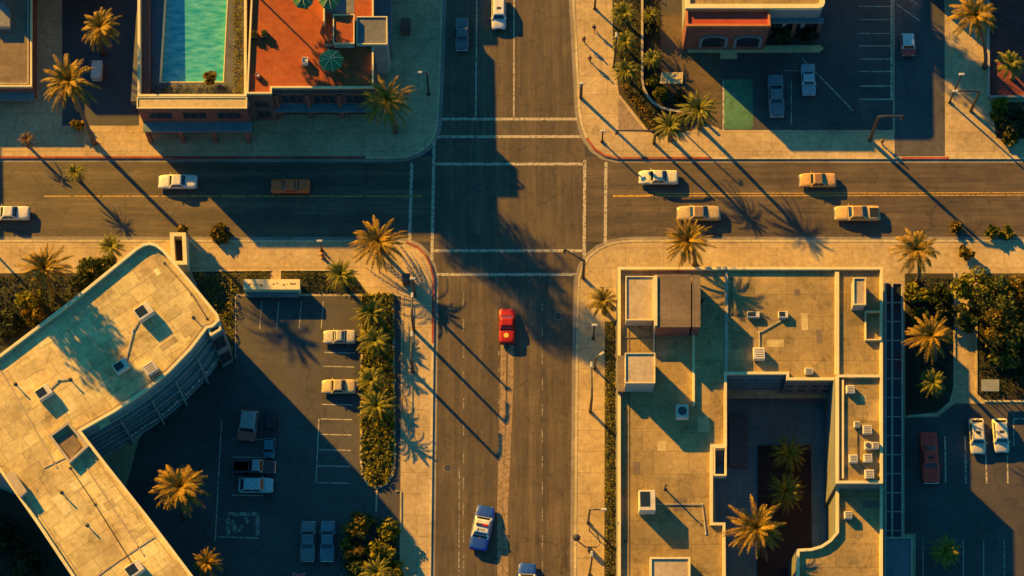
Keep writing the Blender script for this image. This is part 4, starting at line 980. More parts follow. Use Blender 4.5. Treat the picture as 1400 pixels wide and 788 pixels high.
def wheel_mesh():
    if not WHEEL:
        def disc(r0, prof):
            mb = MB(); seg = 18; v = []; f = []
            for y, r in prof:
                for k in range(seg): v.append((r*math.cos(2*math.pi*k/seg), y, r*math.sin(2*math.pi*k/seg)))
            for i in range(len(prof)-1):
                for k in range(seg): f.append((i*seg+k, i*seg+(k+1) % seg, (i+1)*seg+(k+1) % seg, (i+1)*seg+k))
            f += [tuple(range(seg)), tuple(range((len(prof)-1)*seg, len(prof)*seg))]
            return mb.add(v, f)
        WHEEL['t'] = disc(0, [(-.11, .24), (-.11, .30), (-.08, .325), (.08, .325), (.11, .30), (.11, .24)]).mesh('wheel', M['tyre'])
        WHEEL['r'] = disc(0, [(-.118, .05), (-.118, .19), (-.105, .235), (.105, .235), (.118, .19), (.118, .05)]).mesh('rim', M['rim'])
    return WHEEL
KIND = {  # hood end, windscreen foot, roof front, roof back, rear glass foot (fractions of length from the nose), roof height, deck height
 'sedan': dict(ws=0.285, rf=0.375, rb=0.60, rg=0.715, rh=1.42, deck=0.93, hood=0.90, belt=0.95, wn=0.72),
 'coupe': dict(ws=0.30, rf=0.42, rb=0.58, rg=0.76, rh=1.28, deck=0.92, hood=0.82, belt=0.88, wn=0.70),
 'police': dict(ws=0.265, rf=0.35, rb=0.63, rg=0.755, rh=1.42, deck=0.93, hood=0.88, belt=0.95, wn=0.72),
 'sports': dict(ws=0.23, rf=0.34, rb=0.53, rg=0.69, rh=1.25, deck=0.93, hood=0.84, belt=0.88, wn=0.70),
 'hatch': dict(ws=0.27, rf=0.37, rb=0.83, rg=0.95, rh=1.45, deck=0.93, hood=0.90, belt=0.96, wn=0.74),
 'wagon': dict(ws=0.26, rf=0.36, rb=0.90, rg=0.965, rh=1.55, deck=0.98, hood=0.95, belt=1.0, wn=0.76),
 'pickup': dict(ws=0.27, rf=0.36, rb=0.52, rg=0.57, rh=1.65, deck=1.02, hood=1.0, belt=1.05, wn=0.76)}
def car(px, py, head, Ln, Wd, kind, body, label, roof=None, deck_panel=None, roof_panel=None, z=0.01, name='parked_car', cat='car', emblem=None, police=False, group=None, hoodc=None, hatch_sign=False):
    K = KIND[kind]; c = at(px, py, 0.55+z); t = thing(name, label, cat, (c.x, c.y, z), R(head), group)
    def B_(mb, nm, m, par=t, smooth=False): return mb.build(nm, m, par, world=False, smooth=smooth)
    hw = Wd/2; X = lambda f: Ln/2-f*Ln
    bm_ = paint(body); rm_ = paint(roof) if roof else bm_
    mb = MB(); secs = []
    st_ = [(0, .76, .62, .34), (.012, .86, .72, .28), (.04, .94, .78, .24), (.10, .985, .86, .2), (.17, 1, .955, .2), (K['ws'], 1, 1, .2), (.45, 1, 1, .2), (.6, 1, 1, .2), (K['rg'] if K['rg'] < .9 else .85, 1, 1, .2), (.90 if K['rg'] < .88 else .965, .985, 1, .22), (.965 if K['rg'] < .88 else .975, .955, .97, .24), (.988, .91, .93, .27), (1.0, .82, .80, .34)]
    for f, wf, hf, zb in st_:
        top = (K['hood'] if f <= K['ws'] else K['deck'] if f >= min(K['rg'], .88) else K['belt'])*hf
        w_ = hw*wf; x = X(f)
        half = [(0.78, zb), (0.96, zb+.07), (1.0, zb+(top-zb)*.42), (0.99, zb+(top-zb)*.72), (0.965, top-.07), (0.90, top-.012), (0.55, top+.018), (0.0, top+.03)]
        s_ = [(x, w_*a, h_) for a, h_ in half]+[(x, -w_*a, h_) for a, h_ in reversed(half[:-1])]
        secs.append(s_)
    loft(mb, secs, True); B_(mb, 'body', bm_, smooth=True)
    # cabin
    zb_, zr_ = K['belt']-.03, K['rh']
    def rect(xf, xr, w_, zz, cr_):
        o = []
        for (sx, sy) in ((1, 1), (-1, 1), (-1, -1), (1, -1)):
            cx_, cy_ = (xf if sx > 0 else xr), w_*sy
            for k in ((0, 1) if sx*sy > 0 else (1, 0)):
                o.append((cx_-(sx*cr_ if k else 0), cy_-(0 if k else sy*cr_), zz))
        return o
    wB, wM, wR = hw*.93, hw*.86, hw*.75
    xf0, xf1, xr1, xr0 = X(K['ws']), X(K['rf']), X(K['rb']), X(K['rg'])
    L_ = lambda a, b_, u: a+(b_-a)*u
    mb = MB(); loft(mb, [rect(xf0, xr0, wB, zb_, .10), rect(L_(xf0, xf1, .55), L_(xr0, xr1, .55), L_(wB, wR, .5), L_(zb_, zr_, .55), .10), rect(L_(xf0, xf1, .93), L_(xr0, xr1, .93), wR*1.015, zr_-.07, .10),
                         rect(xf1-.02, xr1+.02, wR*.96, zr_-.015, .12), rect(xf1-.14, xr1+.14, wR*.80, zr_+.015, .14)], True)
    B_(mb, 'cabin', rm_, smooth=False)
    def quad(nm, p, m, e=0.016, par=t, thick=0.012):
        p = [Vector(q) for q in p]; nn = (p[1]-p[0]).cross(p[3]-p[0]).normalized()
        ctr = sum(p, Vector())/4
        if nn.dot(ctr-Vector((ctr.x*0.5, 0, zb_-0.5))) < 0: nn = -nn
        mb = MB(); a = [q+nn*(e-thick) for q in p]; b_ = [q+nn*e for q in p]
        mb.add(a+b_, [(0, 1, 2, 3), (4, 5, 6, 7)]+[(i, (i+1) % 4, 4+(i+1) % 4, 4+i) for i in range(4)]); return B_(mb, nm, m, par)
    def fp(u, v, front=True):      # windscreen / back glass surface
        x = L_(xf0 if front else xr0, xf1 if front else xr1, v*.93); zz = L_(zb_, zr_-.07, v); w_ = L_(wB, wR, v**.95)
        return (x, u*w_*.86, zz)
    quad('windshield', [fp(-1, .12), fp(1, .12), fp(.97, .93), fp(-.97, .93)], M['car_glass'])
    quad('rear_window', [fp(-1, .14, False), fp(1, .14, False), fp(.97, .93, False), fp(-.97, .93, False)], M['car_glass'])
    for sy in (1, -1):
        def spn(a, v):
            xa = L_(L_(xf0, xf1, v*.93), L_(xr0, xr1, v*.93), a); return (xa, sy*L_(wB, wR*1.015, v), L_(zb_, zr_-.07, v))
        nwin = 3 if kind == 'wagon' else 1 if kind in ('pickup',) else 2
        for k in range(nwin):
            a0, a1 = .07+.86*k/nwin+.012, .07+.86*(k+1)/nwin-.012
            quad('side_window', [spn(a0, .15), spn(a1, .15), spn(a1, .9), spn(a0, .9)], M['car_glass'])
        mb = MB(); mb.box((xf0-.12, sy*(hw+.07), K['belt']+.05), (.11, .2, .13), 0, 0, .02); B_(mb, 'wing_mirror', bm_)
        mb = MB(); mb.box((X(.014), sy*hw*.60, .62*K['hood']), (.10, .36, .13)); B_(mb, 'headlight', M['headlamp'])
        mb = MB(); mb.box((X(.992), sy*hw*.62, .72*K['deck']), (.10, .40, .16)); B_(mb, 'taillight', M['taillamp'])
        for xw in (X(.185), X(.79)):
            o = inst('wheel', wheel_mesh()['t'], t, (xw, sy*(hw-.10), .325)); inst('rim', wheel_mesh()['r'], o)
        mb = MB(); mb.box((X(.49), sy*(hw+.005), .55), (Ln*.46, .03, .07)); B_(mb, 'side_trim', M['trim'])
    for nm, xx in (('front_bumper', X(0.0)), ('rear_bumper', X(1.0))):
        mb = MB(); mb.box((xx, 0, .42), (.16, Wd*.88, .16), 0, 0, .04); B_(mb, nm, M['chrome'] if kind in ('sedan', 'pickup') else M['trim'])
    mb = MB(); mb.box((X(.004), 0, .58), (.06, Wd*.42, .13)); B_(mb, 'grille', M['trim'])
    # shut lines of hood and deck
    mb = MB(); mb.box((X(K['ws']-.012), 0, K['hood']+.028), (.03, Wd*.78, .012))
    B_(mb, 'hood_seam', M['trim'])
    if roof_panel:
        mb = MB(); mb.prism([(xf1-.14, -wR*.78), (xf1-.14, wR*.78), (xr1+.14, wR*.78), (xr1+.14, -wR*.78)], zr_+.012, zr_+.022); B_(mb, 'vinyl_roof', paint(roof_panel))
    if hatch_sign:
        mb = MB(); mb.box((L_(xf1, xr1, .42), 0, zr_+.03), (.34, .62, .035)); B_(mb, 'roof_vent', M['trim'])
    if deck_panel:
        xa, xb = X(K['rg']+.055), X(.965)
        mb = MB(); mb.prism([(xa, -hw*.62), (xa, hw*.62), (xb, hw*.62), (xb, -hw*.62)], K['deck']+.02, K['deck']+.045); B_(mb, 'rear_deck', paint(deck_panel))
    if kind == 'pickup':
        xa, xb = X(.60), X(.97); mb = MB()
        mb.prism([(xa, -hw*.8), (xa, hw*.8), (xb, hw*.8), (xb, -hw*.8)], K['deck']+.02, K['deck']+.045); B_(mb, 'bed_cover', paint(deck_panel or (.1, .1, .1)))
        mb = MB(); mb.ring([(xa+.05, -hw*.88), (xa+.05, hw*.88), (xb-.05, hw*.88), (xb-.05, -hw*.88)], .1, K['deck']-.02, K['deck']+.1); B_(mb, 'bed_rail', bm_)
    if emblem:
        mb = MB(); x = X(emblem[0]); zz = emblem[2]; v = []; n_ = 14
        mb.lathe((x, emblem[3], zz), [(emblem[1], 0), (emblem[1], .012)], n_); B_(mb, 'emblem', emblem[4])
    if police:
        xm = L_(xf1, xr1, .42); mb = MB(); mb.box((xm, 0, zr_+.09), (.30, wR*1.75, .13), 0, 0, .03); lb = B_(mb, 'light_bar', M['trim'])
        mb = MB(); mb.box((xm, -wR*.45, zr_+.105), (.31, wR*.78, .14), 0, 0, .03); B_(mb, 'lens', plain('beacon_red', (.5, .015, .01), .25), lb)
        mb = MB()
        for k in range(5): mb.box((xr1+.32, -.42+.2*k, zr_+.022), (.26 if k != 1 else .34, .09, .012))
        mb.box((xr1+.20, .46, zr_+.022), (.42, .10, .012)); B_(mb, 'roof_marks', M['trim'])
        for sy in (1, -1):
            mb = MB(); mb.box((X(.45), sy*(hw+.008), .68), (Ln*.5, .03, .2)); B_(mb, 'door_stripe', paint((.62, .6, .55)))
    return t
WHITE = (.62, .57, .47); CREAM = (.62, .54, .36); TAN = (.42, .29, .14); GREY = (.16, .17, .17)
car(13, 292, 180, 5.5, 2.0, 'sedan', WHITE, 'white saloon cut by the frame edge on the shaded end of the road', name='moving_car')
car(243, 249, 180, 5.3, 2.05, 'sedan', WHITE, 'white saloon half in shadow on the road ahead of the orange red car', name='moving_car')
car(397, 255, 180, 5.4, 2.05, 'coupe', (.95, .13, .02), 'orange red car in full shade on the road behind a white saloon', name='moving_car')
car(900, 243, 180, 5.4, 2.05, 'sedan', (.66, .58, .38), 'cream white saloon just past the crosswalk nearest the red painted kerb', name='moving_car')
car(955, 292, 180, 5.9, 2.1, 'sedan', (.46, .33, .16), 'tan saloon with brown roof partly hidden behind a golden palm', roof_panel=(.26, .15, .07), name='moving_car')
car(1118, 247, 180, 5.0, 2.05, 'sedan', (.54, .30, .10), 'orange tan saloon with brown roof in the far lane of the double yellow line', roof_panel=(.27, .13, .06), name='moving_car')
car(1172, 292, 180, 6.2, 2.15, 'sedan', (.56, .36, .13), 'long yellow tan saloon with a black square on its boot', roof_panel=(.33, .17, .06), deck_panel=(.02, .025, .025), name='moving_car')
car(631.5, 47, 270, 5.0, 2.0, 'sedan', (.13, .14, .14), 'dark grey car in the shaded lane beside the tall corner pavement', name='moving_car')
car(682, 18, 270, 5.2, 2.05, 'hatch', (.64, .60, .52), 'white car with a dark roof mark entering at the frame edge', name='moving_car', hatch_sign=True)
car(693, 446, 90, 5.0, 2.15, 'sports', (.36, .012, .003), 'bright red sports car with a yellow round emblem leaving tyre marks', name='sports_car', emblem=(.79, .34, .955, .1, plain('emblem_yellow', (.75, .5, .05), .4)))
car(659, 722, 79, 6.0, 2.5, 'police', (.012, .06, .34), 'blue police car with white roof and red light bar', name='police_car', cat='police car', roof=(.66, .62, .52), police=True, emblem=(.705, .26, .99, 0.0, plain('emblem_orange', (.6, .2, .05), .4)))
car(720, 800, 88, 5.8, 2.4, 'police', (.012, .065, .36), 'second blue car with white roof cut by the frame edge behind the police car', name='moving_car', roof=(.66, .62, .52))
zl = S+.006
car(464, 461, 180, 4.4, 1.9, 'coupe', (.46, .40, .28), 'cream coupe parked in the sunlit bay nearest the hedge strip', z=zl)
car(463, 529, 180, 4.5, 1.95, 'sedan', (.52, .38, .18), 'yellow tan saloon parked in a sunlit bay between white lines', z=zl)
car(339, 582, 265, 4.3, 2.6, 'wagon', (.5, .10, .06), 'red estate car with pale roof parked in the shade', roof=(.32, .28, .24), z=zl)
car(370, 581, 270, 4.0, 1.75, 'sedan', (.018, .02, .022), 'nearly black small car parked beside the red estate', z=zl)
car(368, 613, 270, 2.7, 1.6, 'hatch', (.06, .15, .17), 'tiny teal car parked in the middle of the shaded car park', z=zl)
car(347, 639, 0, 5.6, 1.95, 'pickup', (.09, .04, .04), 'dark maroon pickup parked between the tiny teal car and the pale hatchback', roof=(.3, .32, .30), z=zl, deck_panel=(.08, .03, .03))
car(350, 664, 0, 4.6, 2.0, 'hatch', (.36, .42, .40), 'pale mint hatchback parked in the shade at the end of the bays', z=zl)
car(421, 740, 90, 5.3, 2.0, 'sedan', (.17, .17, .16), 'grey saloon parked on the office side of a matching pair', roof_panel=(.15, .15, .15), z=zl)
car(448, 740, 90, 5.3, 2.0, 'sedan', (.13, .17, .19), 'blue grey saloon parked on the bush side of a matching pair', z=zl)
car(408, 810, 90, 5.0, 2.0, 'sedan', (.6, .06, .05), 'red car of which only one end shows at the frame edge', z=zl)
car(1061, 131, 270, 6.4, 2.2, 'sedan', (.14, .17, .17), 'long dark grey car parked beside the green painted stall', z=zl)
car(1105, 109, 270, 4.7, 2.0, 'sedan', (.26, .32, .33), 'pale grey car with light roof parked near the restaurant porch', roof=(.42, .46, .44), z=zl)
car(1241, 62, 270, 3.4, 2.1, 'wagon', (.5, .07, .05), 'small red car with a white roof on the shaded driveway', roof=(.58, .56, .5), z=zl, name='moving_car')
car(1271, 626, 270, 6.9, 2.35, 'sedan', (.95, .06, .03), 'long red saloon half in shade beside the garden', z=zl, hatch_sign=True)
car(1336, 597, 270, 4.9, 2.05, 'hatch', (.66, .56, .36), 'cream hatchback parked nearest the red saloon', z=zl, hatch_sign=True)
car(1368, 596, 270, 4.7, 2.05, 'hatch', (.64, .56, .40), 'cream hatchback with dented bonnet parked nearest the frame edge', z=zl, hatch_sign=True)
# ================================================================== STREET FURNITURE
def lamp(px, py, h, label, arm=(0, 0), r=0.13, signal=False, name='street_lamp', cat='street lamp', z=S):
    ft = at(px, py, z); t = thing(name, label, cat, ft)
    mb = MB(); mb.lathe((0, 0, -0.02), [(.26, 0), (.26, .28), (.16, .36)], 10); mb.build('base', M['metal'], t, world=False)
    mb = MB(); mb.tube([(0, 0, 0.2), (0, 0, h*.5), (0, 0, h)], [r*1.25, r*1.05, r*.85], 8); mb.build('pole', M['metal'], t, world=False)
    al = math.hypot(*arm)
    if al:
        mb = MB(); mb.tube([(0, 0, h-.15), (arm[0]*.3, arm[1]*.3, h+.05), (arm[0], arm[1], h+.1)], [r*.9, r*.75, r*.6], 8); mb.build('arm', M['metal'], t, world=False)
    ang = math.atan2(arm[1], arm[0]) if al else 0
    if signal:
        o = MB(); o.box((arm[0], arm[1], h-.45), (.34, .34, 1.05), ang, 0, .05); o = o.build('signal_head', M['trim'], t, world=False)
        for k, mm in enumerate((M['taillamp'], M['amber'], plain('signal_green', (.02, .2, .08), .3))):
            b_ = MB(); b_.box((arm[0]+.18*math.cos(ang+1.57), arm[1]+.18*math.sin(ang+1.57), h-.12-.32*k), (.2, .06, .2), ang); b_.build('lens', mm, o, world=False)
    else:
        o = MB(); o.box((arm[0]*1.12, arm[1]*1.12, h+.1), (.75, .32, .16), ang, 0, .05); o = o.build('lamp_head', M['metal_light'], t, world=False)
        b_ = MB(); b_.box((arm[0]*1.12, arm[1]*1.12, h+.005), (.55, .24, .05), ang); b_.build('lens', M['headlamp'], o, world=False)
    return t
lamp(586, 129, 7, 'tall dark street lamp on the shaded pavement beside the grey car', (-.9, 0))
lamp(565, 509, 6, 'street lamp with a long arm on the sunlit pavement beside the car park island', (0, 3.0), r=.2)
lamp(566, 452, 6.5, 'street lamp halfway between the corner cabinet and the long armed lamp', (0, 2.4), r=.2)
lamp(794, 134, 4.6, 'short post with a pale round cap on the corner kerb by the crosswalk', r=.2)
lamp(823, 194, 3.6, 'short slim signal post on the corner pavement below the hedge', r=.11)
lamp(894, 196, 4.2, 'signal post with a long level mast arm near the red painted kerb', (-5.4, 0), r=.18, signal=True, name='traffic_signal', cat='traffic signal')
lamp(1189, 192, 8, 'sunlit signal post with a level arm rising from the shaded pavement', (3.3, 0), r=.24, signal=True, name='traffic_signal', cat='traffic signal')
lamp(1327, 152, 6.5, 'dark lamp post with a level arm on the pavement below the red plaza', (-3.0, 0), r=.2)
lamp(1298, 140, 9, 'dark lamp post without arm at the edge of the driveway', r=.12)
lamp(797, 380, 6.5, 'corner signal post whose mast arm reaches over the crosswalk', (-2.6, 1.6), r=.2, signal=True, name='traffic_signal', cat='traffic signal')
lamp(811, 463, 5.5, 'street lamp nearest the bushy palm on the pavement of the courtyard building', r=.12)
lamp(807, 563, 6.5, 'street lamp with a long arm on the pavement of the courtyard building', (0, 4.0), r=.18)
lamp(813, 504, 4.6, 'short post with two small heads on the pavement of the courtyard building', (.7, .5), r=.12)
lamp(804, 715, 7, 'street lamp with a bent top arm beside the narrow planting strip', (1.6, 0))
lamp(806, 786, 9, 'tall lamp post at the frame edge beside the narrow planting strip', (0, .6))
lamp(567, 404, 6.5, 'stout dark pole behind the corner cabinet', r=.18)
lamp(813, 12, 6, 'lamp post at the frame edge beside the garden palms', (.5, 0))
lamp(839, 92, 9, 'slender dark pole at the edge of the garden palm bed', (0, .5), r=.12)
# signal box with a loop of pipe, lower right pavement
ft = at(806, 752, S); t = thing('signal_cabinet', 'looped pipe frame and round signal head standing on the pavement beside the planting strip', 'signal', ft)
mb = MB(); mb.box((0, 0, .5), (.5, .5, 1.0), 0, 0, .04); mb.build('cabinet', M['metal'], t, world=False)
mb = MB(); mb.tube([(0, 2.6, 0), (0, 2.6, 2.2), (.9, 1.6, 2.4), (1.3, .3, 2.4), (.9, -.2, 2.4), (-.6, -.2, 2.4), (-1.5, .5, 2.5), (-1.7, .9, 2.6)], .09, 8); mb.build('pipe_loop', M['metal'], t, world=False)
mb = MB(); mb.lathe((-1.75, 1.0, 2.2), [(.05, 0), (.42, .1), (.5, .4), (.42, .75), (.05, .85)], 12); mb.build('signal_head', M['trim'], t, world=False)
def cabinet(px, py, d, m, label, name='utility_cabinet', rz=0.0, z=S):
    ft = at(px, py, z); t = thing(name, label, 'cabinet', ft, rz)
    mb = MB(); mb.box((0, 0, d[2]/2), d, 0, 0, .05); mb.build('body', M[m], t, world=False)
    mb = MB(); mb.box((0, -d[1]/2-.012, d[2]*.5), (d[0]*.86, .03, d[2]*.8)); o = mb.build('door', M[m], t, world=False)
    mb = MB(); mb.box((d[0]*.3, -d[1]/2-.04, d[2]*.55), (.06, .05, .2)); mb.build('handle', M['trim'], o, world=False)
    mb = MB(); mb.box((0, 0, d[2]+.03), (d[0]+.1, d[1]+.1, .06)); mb.build('lid', M[m], t, world=False)
cabinet(556, 385, (1.0, 1.2, 1.4), 'wall_brick', 'brown utility cabinet on the corner pavement beside the thin pole')
cabinet(555, 40, (1.3, 2.0, 1.3), 'wall_brick', 'brown utility cabinet on the shaded pavement beside the dark grey moving car')
cabinet(134, 100, (1.4, 2.6, 1.2), 'metal_light', 'grey metal cabinet behind the leaning palm in the alley')
cabinet(800, 470, (.5, .5, .8), 'roof_red', 'small red box standing on the pavement near the bushy palm') if False else None
# cream sign slab beside the hedge strip: marks too worn to read
c = at(371, 396, S); t = thing('sign_slab', 'long cream slab sign with faded unreadable marks in the hedge strip', 'sign', c)
h = 2.0; q = ccw(W([(333, 382), (410, 382), (410, 396), (333, 396)], h)); mb = MB(); mb.prism(q, S+.01, h, bottom=False); mb.build('slab', M['parapet'], t)
mb = MB(); r = random.Random(5)
for x in (341, 350, 357, 374, 379, 388, 392, 398, 402):
    p = at(x, 389+r.uniform(-1.5, 1.5), h); mb.box((p.x, p.y, h+.006), (r.uniform(.2, .55), r.uniform(.08, .3), .01), r.uniform(-.6, .6))
mb.build('marks', M['roof_brown'], t)
mb = MB(); q0 = W([(339, 399), (404, 399)], h); yy = min(p[1] for p in q); mb.prism([(q[0][0]+.2, yy-.5), (q[0][0]+7.4, yy-.5), (q[0][0]+7.4, yy-.003), (q[0][0]+.2, yy-.003)], S+.01, 1.0); mb.build('plinth', M['trim_blue'], t)
# narrow cream planter box at the bend of the office
h = 3.2; c = at(245, 355, S); t = thing('planter_box', 'narrow cream walled planter standing between the road and the cream office', 'planter', c)
q = ccw(W([(232, 318), (254, 318), (256, 362), (234, 362)], h)); mb = MB(); mb.ring(q, .55, S, h, bottom=True); mb.build('wall', M['parapet'], t)
mb = MB(); mb.poly(offset(q, .5), 1.6); mb.build('soil', M['soil'], t)
# curved rail of the garden
c = at(878, 60, S); t = thing('curved_wall', 'low dark wall with pale coping curving round the garden bed', 'wall', c)
ln = W([(878, -90), (878, 60), (878, 108), (880, 120), (885, 131), (893, 140), (904, 147), (918, 151), (935, 153), (952, 154)], 1.0)
mb = MB(); mb.strip(ln, -.10, .10, S, .9); mb.build('wall', M['wall_dark'], t)
mb = MB(); mb.strip(ln, -.16, .16, .902, 1.0); mb.build('coping', M['parapet_dull'], t)
p = ln[-1]; mb = MB(); mb.box((p[0]+.2, p[1], .9), (.3, .3, 1.6)); mb.build('end_post', M['metal'], t)
def slab_table(pts, h, label, m, name, cat):
    q = ccw(W(pts, h)); c = Vector((sum(p[0] for p in q)/4, sum(p[1] for p in q)/4, S)); t = thing(name, label, cat, c)
    mb = MB(); mb.prism(q, h-.15, h); mb.build('roof', M[m], t)
    for p in offset(q, .25): mb = MB(); mb.tube([(p[0], p[1], S), (p[0], p[1], h-.15)], .08); mb.build('post', M['metal'], t)
slab_table([(904, 99), (934, 99), (933, 114), (902, 114)], 2.2, 'cream roofed shelter slab inside the curved garden wall', 'cream_slat', 'shelter', 'shelter')
slab_table([(1342, 519), (1366, 519), (1366, 535), (1342, 535)], 2.2, 'pale teal roofed shelter at the edge of the dark garden', 'wall_teal', 'shelter', 'shelter')
# red plaza wall
c = at(1352, 100, S); t = thing('plaza_wall', 'low pale wall bordering the red plaza', 'wall', c)
mb = MB(); mb.strip(W([(1351, -80), (1352, 132)], .7), -.15, .15, S, .7); mb.build('wall', M['parapet_dull'], t)
mb = MB(); mb.strip(W([(1353.6, 132), (1480, 132)], .7), -.15, .15, S, .7); mb.build('wall', M['parapet_dull'], t)
# fence between pavement and car park island
c = at(550, 480, S); t = thing('pavement_rail', 'thin dark rail along the pavement beside the car park island', 'rail', c)
mb = MB(); mb.strip(W([(553, 405), (550, 560)], .9), -.03, .03, .82, .9); mb.build('rail', M['metal'], t)
for i in range(8):
    p = W([(553-3*i/7, 405+155*i/7)], .9)[0]; mb = MB(); mb.tube([(p[0], p[1], S), (p[0], p[1], .82)], .04, 6); mb.build('post', M['metal'], t)
# traffic sign plate on the corner
for px, py, lb in ((441, 352, 'orange topped hydrant post on the pavement below the palm shadow'),):
    t = thing('hydrant', lb, 'hydrant', at(px, py, S))
    mb = MB(); mb.lathe((0, 0, 0), [(.32, 0), (.32, .12), (.22, .15), (.22, .9), (.3, .95), (.3, 1.05), (.2, 1.25), (.05, 1.4)], 12); mb.build('barrel', plain('hydrant_orange', (.42, .16, .05), .5), t, world=False)
    mb = MB(); mb.tube([(-.42, 0, .75), (.42, 0, .75)], .13, 8); mb.tube([(0, -.4, .7), (0, 0, .7)], .15, 8); mb.build('outlet', plain('hydrant_cap', (.5, .3, .12), .5), t, world=False)
lamp(440, 343, 3.6, 'short lamp with a wide round teal shade at the shaded road edge', r=.11)
for px, py, lb in ((763, 432, 'round iron manhole cover in the lane beside the courtyard building'), (655, 262, 'round iron manhole cover in the shaded middle of the junction'), (612, 640, 'round iron manhole cover in the lane nearest the car park side')):
    t = thing('manhole_cover', lb, 'manhole cover', at(px, py, .005)); mb = MB(); mb.lathe((0, 0, .0015), [(.48, 0), (.48, .008), (.36, .012), (.02, .010)], 18); mb.build('cover', M['metal'], t, world=False)
    mb = MB(); mb.ring([(.55*math.cos(a*.3491), .55*math.sin(a*.3491)) for a in range(18)], .06, .001, .012); mb.build('frame', M['gutter'], t, world=False)
# pool ladder and step rail
t = thing('pool_ladder', 'small metal ladder on the long edge of the swimming pool', 'ladder', at(316, 60, TF))
for k in (-.3, .3):
    mb = MB(); mb.tube([(.5, k, 0), (.5, k, .7), (-.1, k, .75), (-.35, k, .2), (-.35, k, -1.0)], .05, 6); mb.build('rail', M['chrome'], t, world=False)
for zz in (-.2, -.55): mb = MB(); mb.box((-.35, 0, zz), (.14, .6, .05)); mb.build('step', M['chrome'], t, world=False)
# parasols on the terracotta terrace
def parasol(px, py, rad, label, z0):
    h = z0+2.7; c = at(px, py, h); t = thing('parasol', label, 'parasol', (c.x, c.y, z0+.003))
    mb = MB(); mb.lathe((0, 0, 0), [(.35, 0), (.35, .1), (.05, .12), (.035, .13), (.035, 2.75)], 10); mb.build('pole', M['metal'], t, world=False)
    n_ = 8; mb = MB(); v = []; f = []
    for ri, zz in ((.12, 2.82), (rad*.55, 2.55), (rad, 2.1), (rad, 1.95)):
        for k in range(n_): a = 2*math.pi*k/n_+.2; v.append((ri*math.cos(a), ri*math.sin(a), zz))
    for i in range(3):
        for k in range(n_): f.append((i*n_+k, i*n_+(k+1) % n_, (i+1)*n_+(k+1) % n_, (i+1)*n_+k))
    f.append(tuple(range(n_))); mb.add(v, f); ca_ = mb.build('canopy', M['umb_green'], t, world=False)
    for k in range(n_):
        a = 2*math.pi*k/n_+.2; ca, sa = math.cos(a), math.sin(a)
        mb = MB(); mb.tube([(.1*ca, .1*sa, 2.85), (rad*.55*ca, rad*.55*sa, 2.58), (rad*1.01*ca, rad*1.01*sa, 2.13)], .045, 5); mb.build('rib', M['umb_cream'], ca_, world=False)
    mb = MB(); mb.lathe((0, 0, 2.8), [(.14, 0), (.1, .12), (.02, .2)], 8); mb.build('finial', M['umb_cream'], ca_, world=False)
parasol(452, 80, 1.72, 'green parasol with cream ribs standing clear beside the small terracotta box', HO)
parasol(414, -4, 1.5, 'green parasol cut by the frame edge, the one farther from the boxes', HO)
parasol(450, -3, 1.5, 'green parasol cut by the frame edge, the one nearer the boxes', HO)
def planter(px, py, label, d=(.8, 1.1, .7), z0=HO, m='terracotta', plant=True):
    c = at(px, py, z0+.7); t = thing('planter_tub', label, 'planter', (c.x, c.y, z0+.004))
    mb = MB(); mb.ring([(-d[0]/2, -d[1]/2), (d[0]/2, -d[1]/2), (d[0]/2, d[1]/2), (-d[0]/2, d[1]/2)], .1, 0, d[2], bottom=True); mb.build('tub', M[m], t, world=False)
    if plant:
        r = random.Random(int(px)); leaf_cloud([((0, 0, d[2]), (d[0]*.45, d[1]*.45, .35))], 90, .12, r).build('plant', M['leaf'], t, world=False, raw=True)
    else:
        mb = MB(); mb.box((0, 0, d[2]*.8), (d[0]-.2, d[1]-.2, .1)); mb.build('lid', M['unit'], t, world=False)
planter(347, 47, 'dark planter on the terracotta roof nearest the pool hedge', m='metal')
planter(361, 46, 'dark planter on the terracotta roof beside its twin by the pool hedge', m='metal')
planter(417, 83, 'pale box planter alone on the terracotta roof', (.8, 1.0, .8), m='unit', plant=False)
planter(352, 102, 'small tub at the terrace edge near the roof step', (.6, .6, .6), plant=False)
# roof plant: air handlers, skylights, vents
def unit(px, py, d, z0, label, name='air_conditioner', cat='air conditioner', rz=0.0, dark=False, fan=True):
    c = at(px, py, z0+d[2]); t = thing(name, label, cat, (c.x, c.y, z0+.004), rz)
    mb = MB(); mb.box((0, 0, .06), (d[0]*.9, d[1]*.9, .12)); mb.build('curb', M['metal'], t, world=False)
    mb = MB(); mb.box((0, 0, d[2]/2+.06), (d[0], d[1], d[2]-.12), 0, 0, .05); b_ = mb.build('casing', M['unit'], t, world=False)
    if dark:
        mb = MB(); mb.box((-d[0]*.13, d[1]*.05, d[2]+.012), (d[0]*.6, d[1]*.72, .03)); mb.build('skylight_pane', M['glass'], t, world=False)
    elif fan:
        mb = MB(); mb.lathe((0, 0, d[2]), [(min(d[0], d[1])*.36, 0), (min(d[0], d[1])*.36, .06), (.05, .05)], 14); mb.build('fan_grille', M['unit_dark'], t, world=False)
    else:
        mb = MB()
        for k in range(4): mb.box((0, d[1]*(-.3+.2*k), d[2]+.01), (d[0]*.7, .06, .03))
        mb.build('louvre', M['unit_dark'], t, world=False)
A36 = R(36)
unit(196, 425, (2.2, 1.8, 1.3), HL, 'dark topped roof hatch nearest the bend of the cream office roof', 'roof_hatch', 'roof hatch', A36, True)
unit(165, 500, (1.9, 1.4, 1.1), HL, 'dark topped roof hatch beside the plain cream hatch', 'roof_hatch', 'roof hatch', A36, True)
unit(205, 503, (1.6, 1.5, 1.0), HL, 'plain cream roof box closest to the curved balcony front', 'roof_hatch', 'roof hatch', A36, False, False)
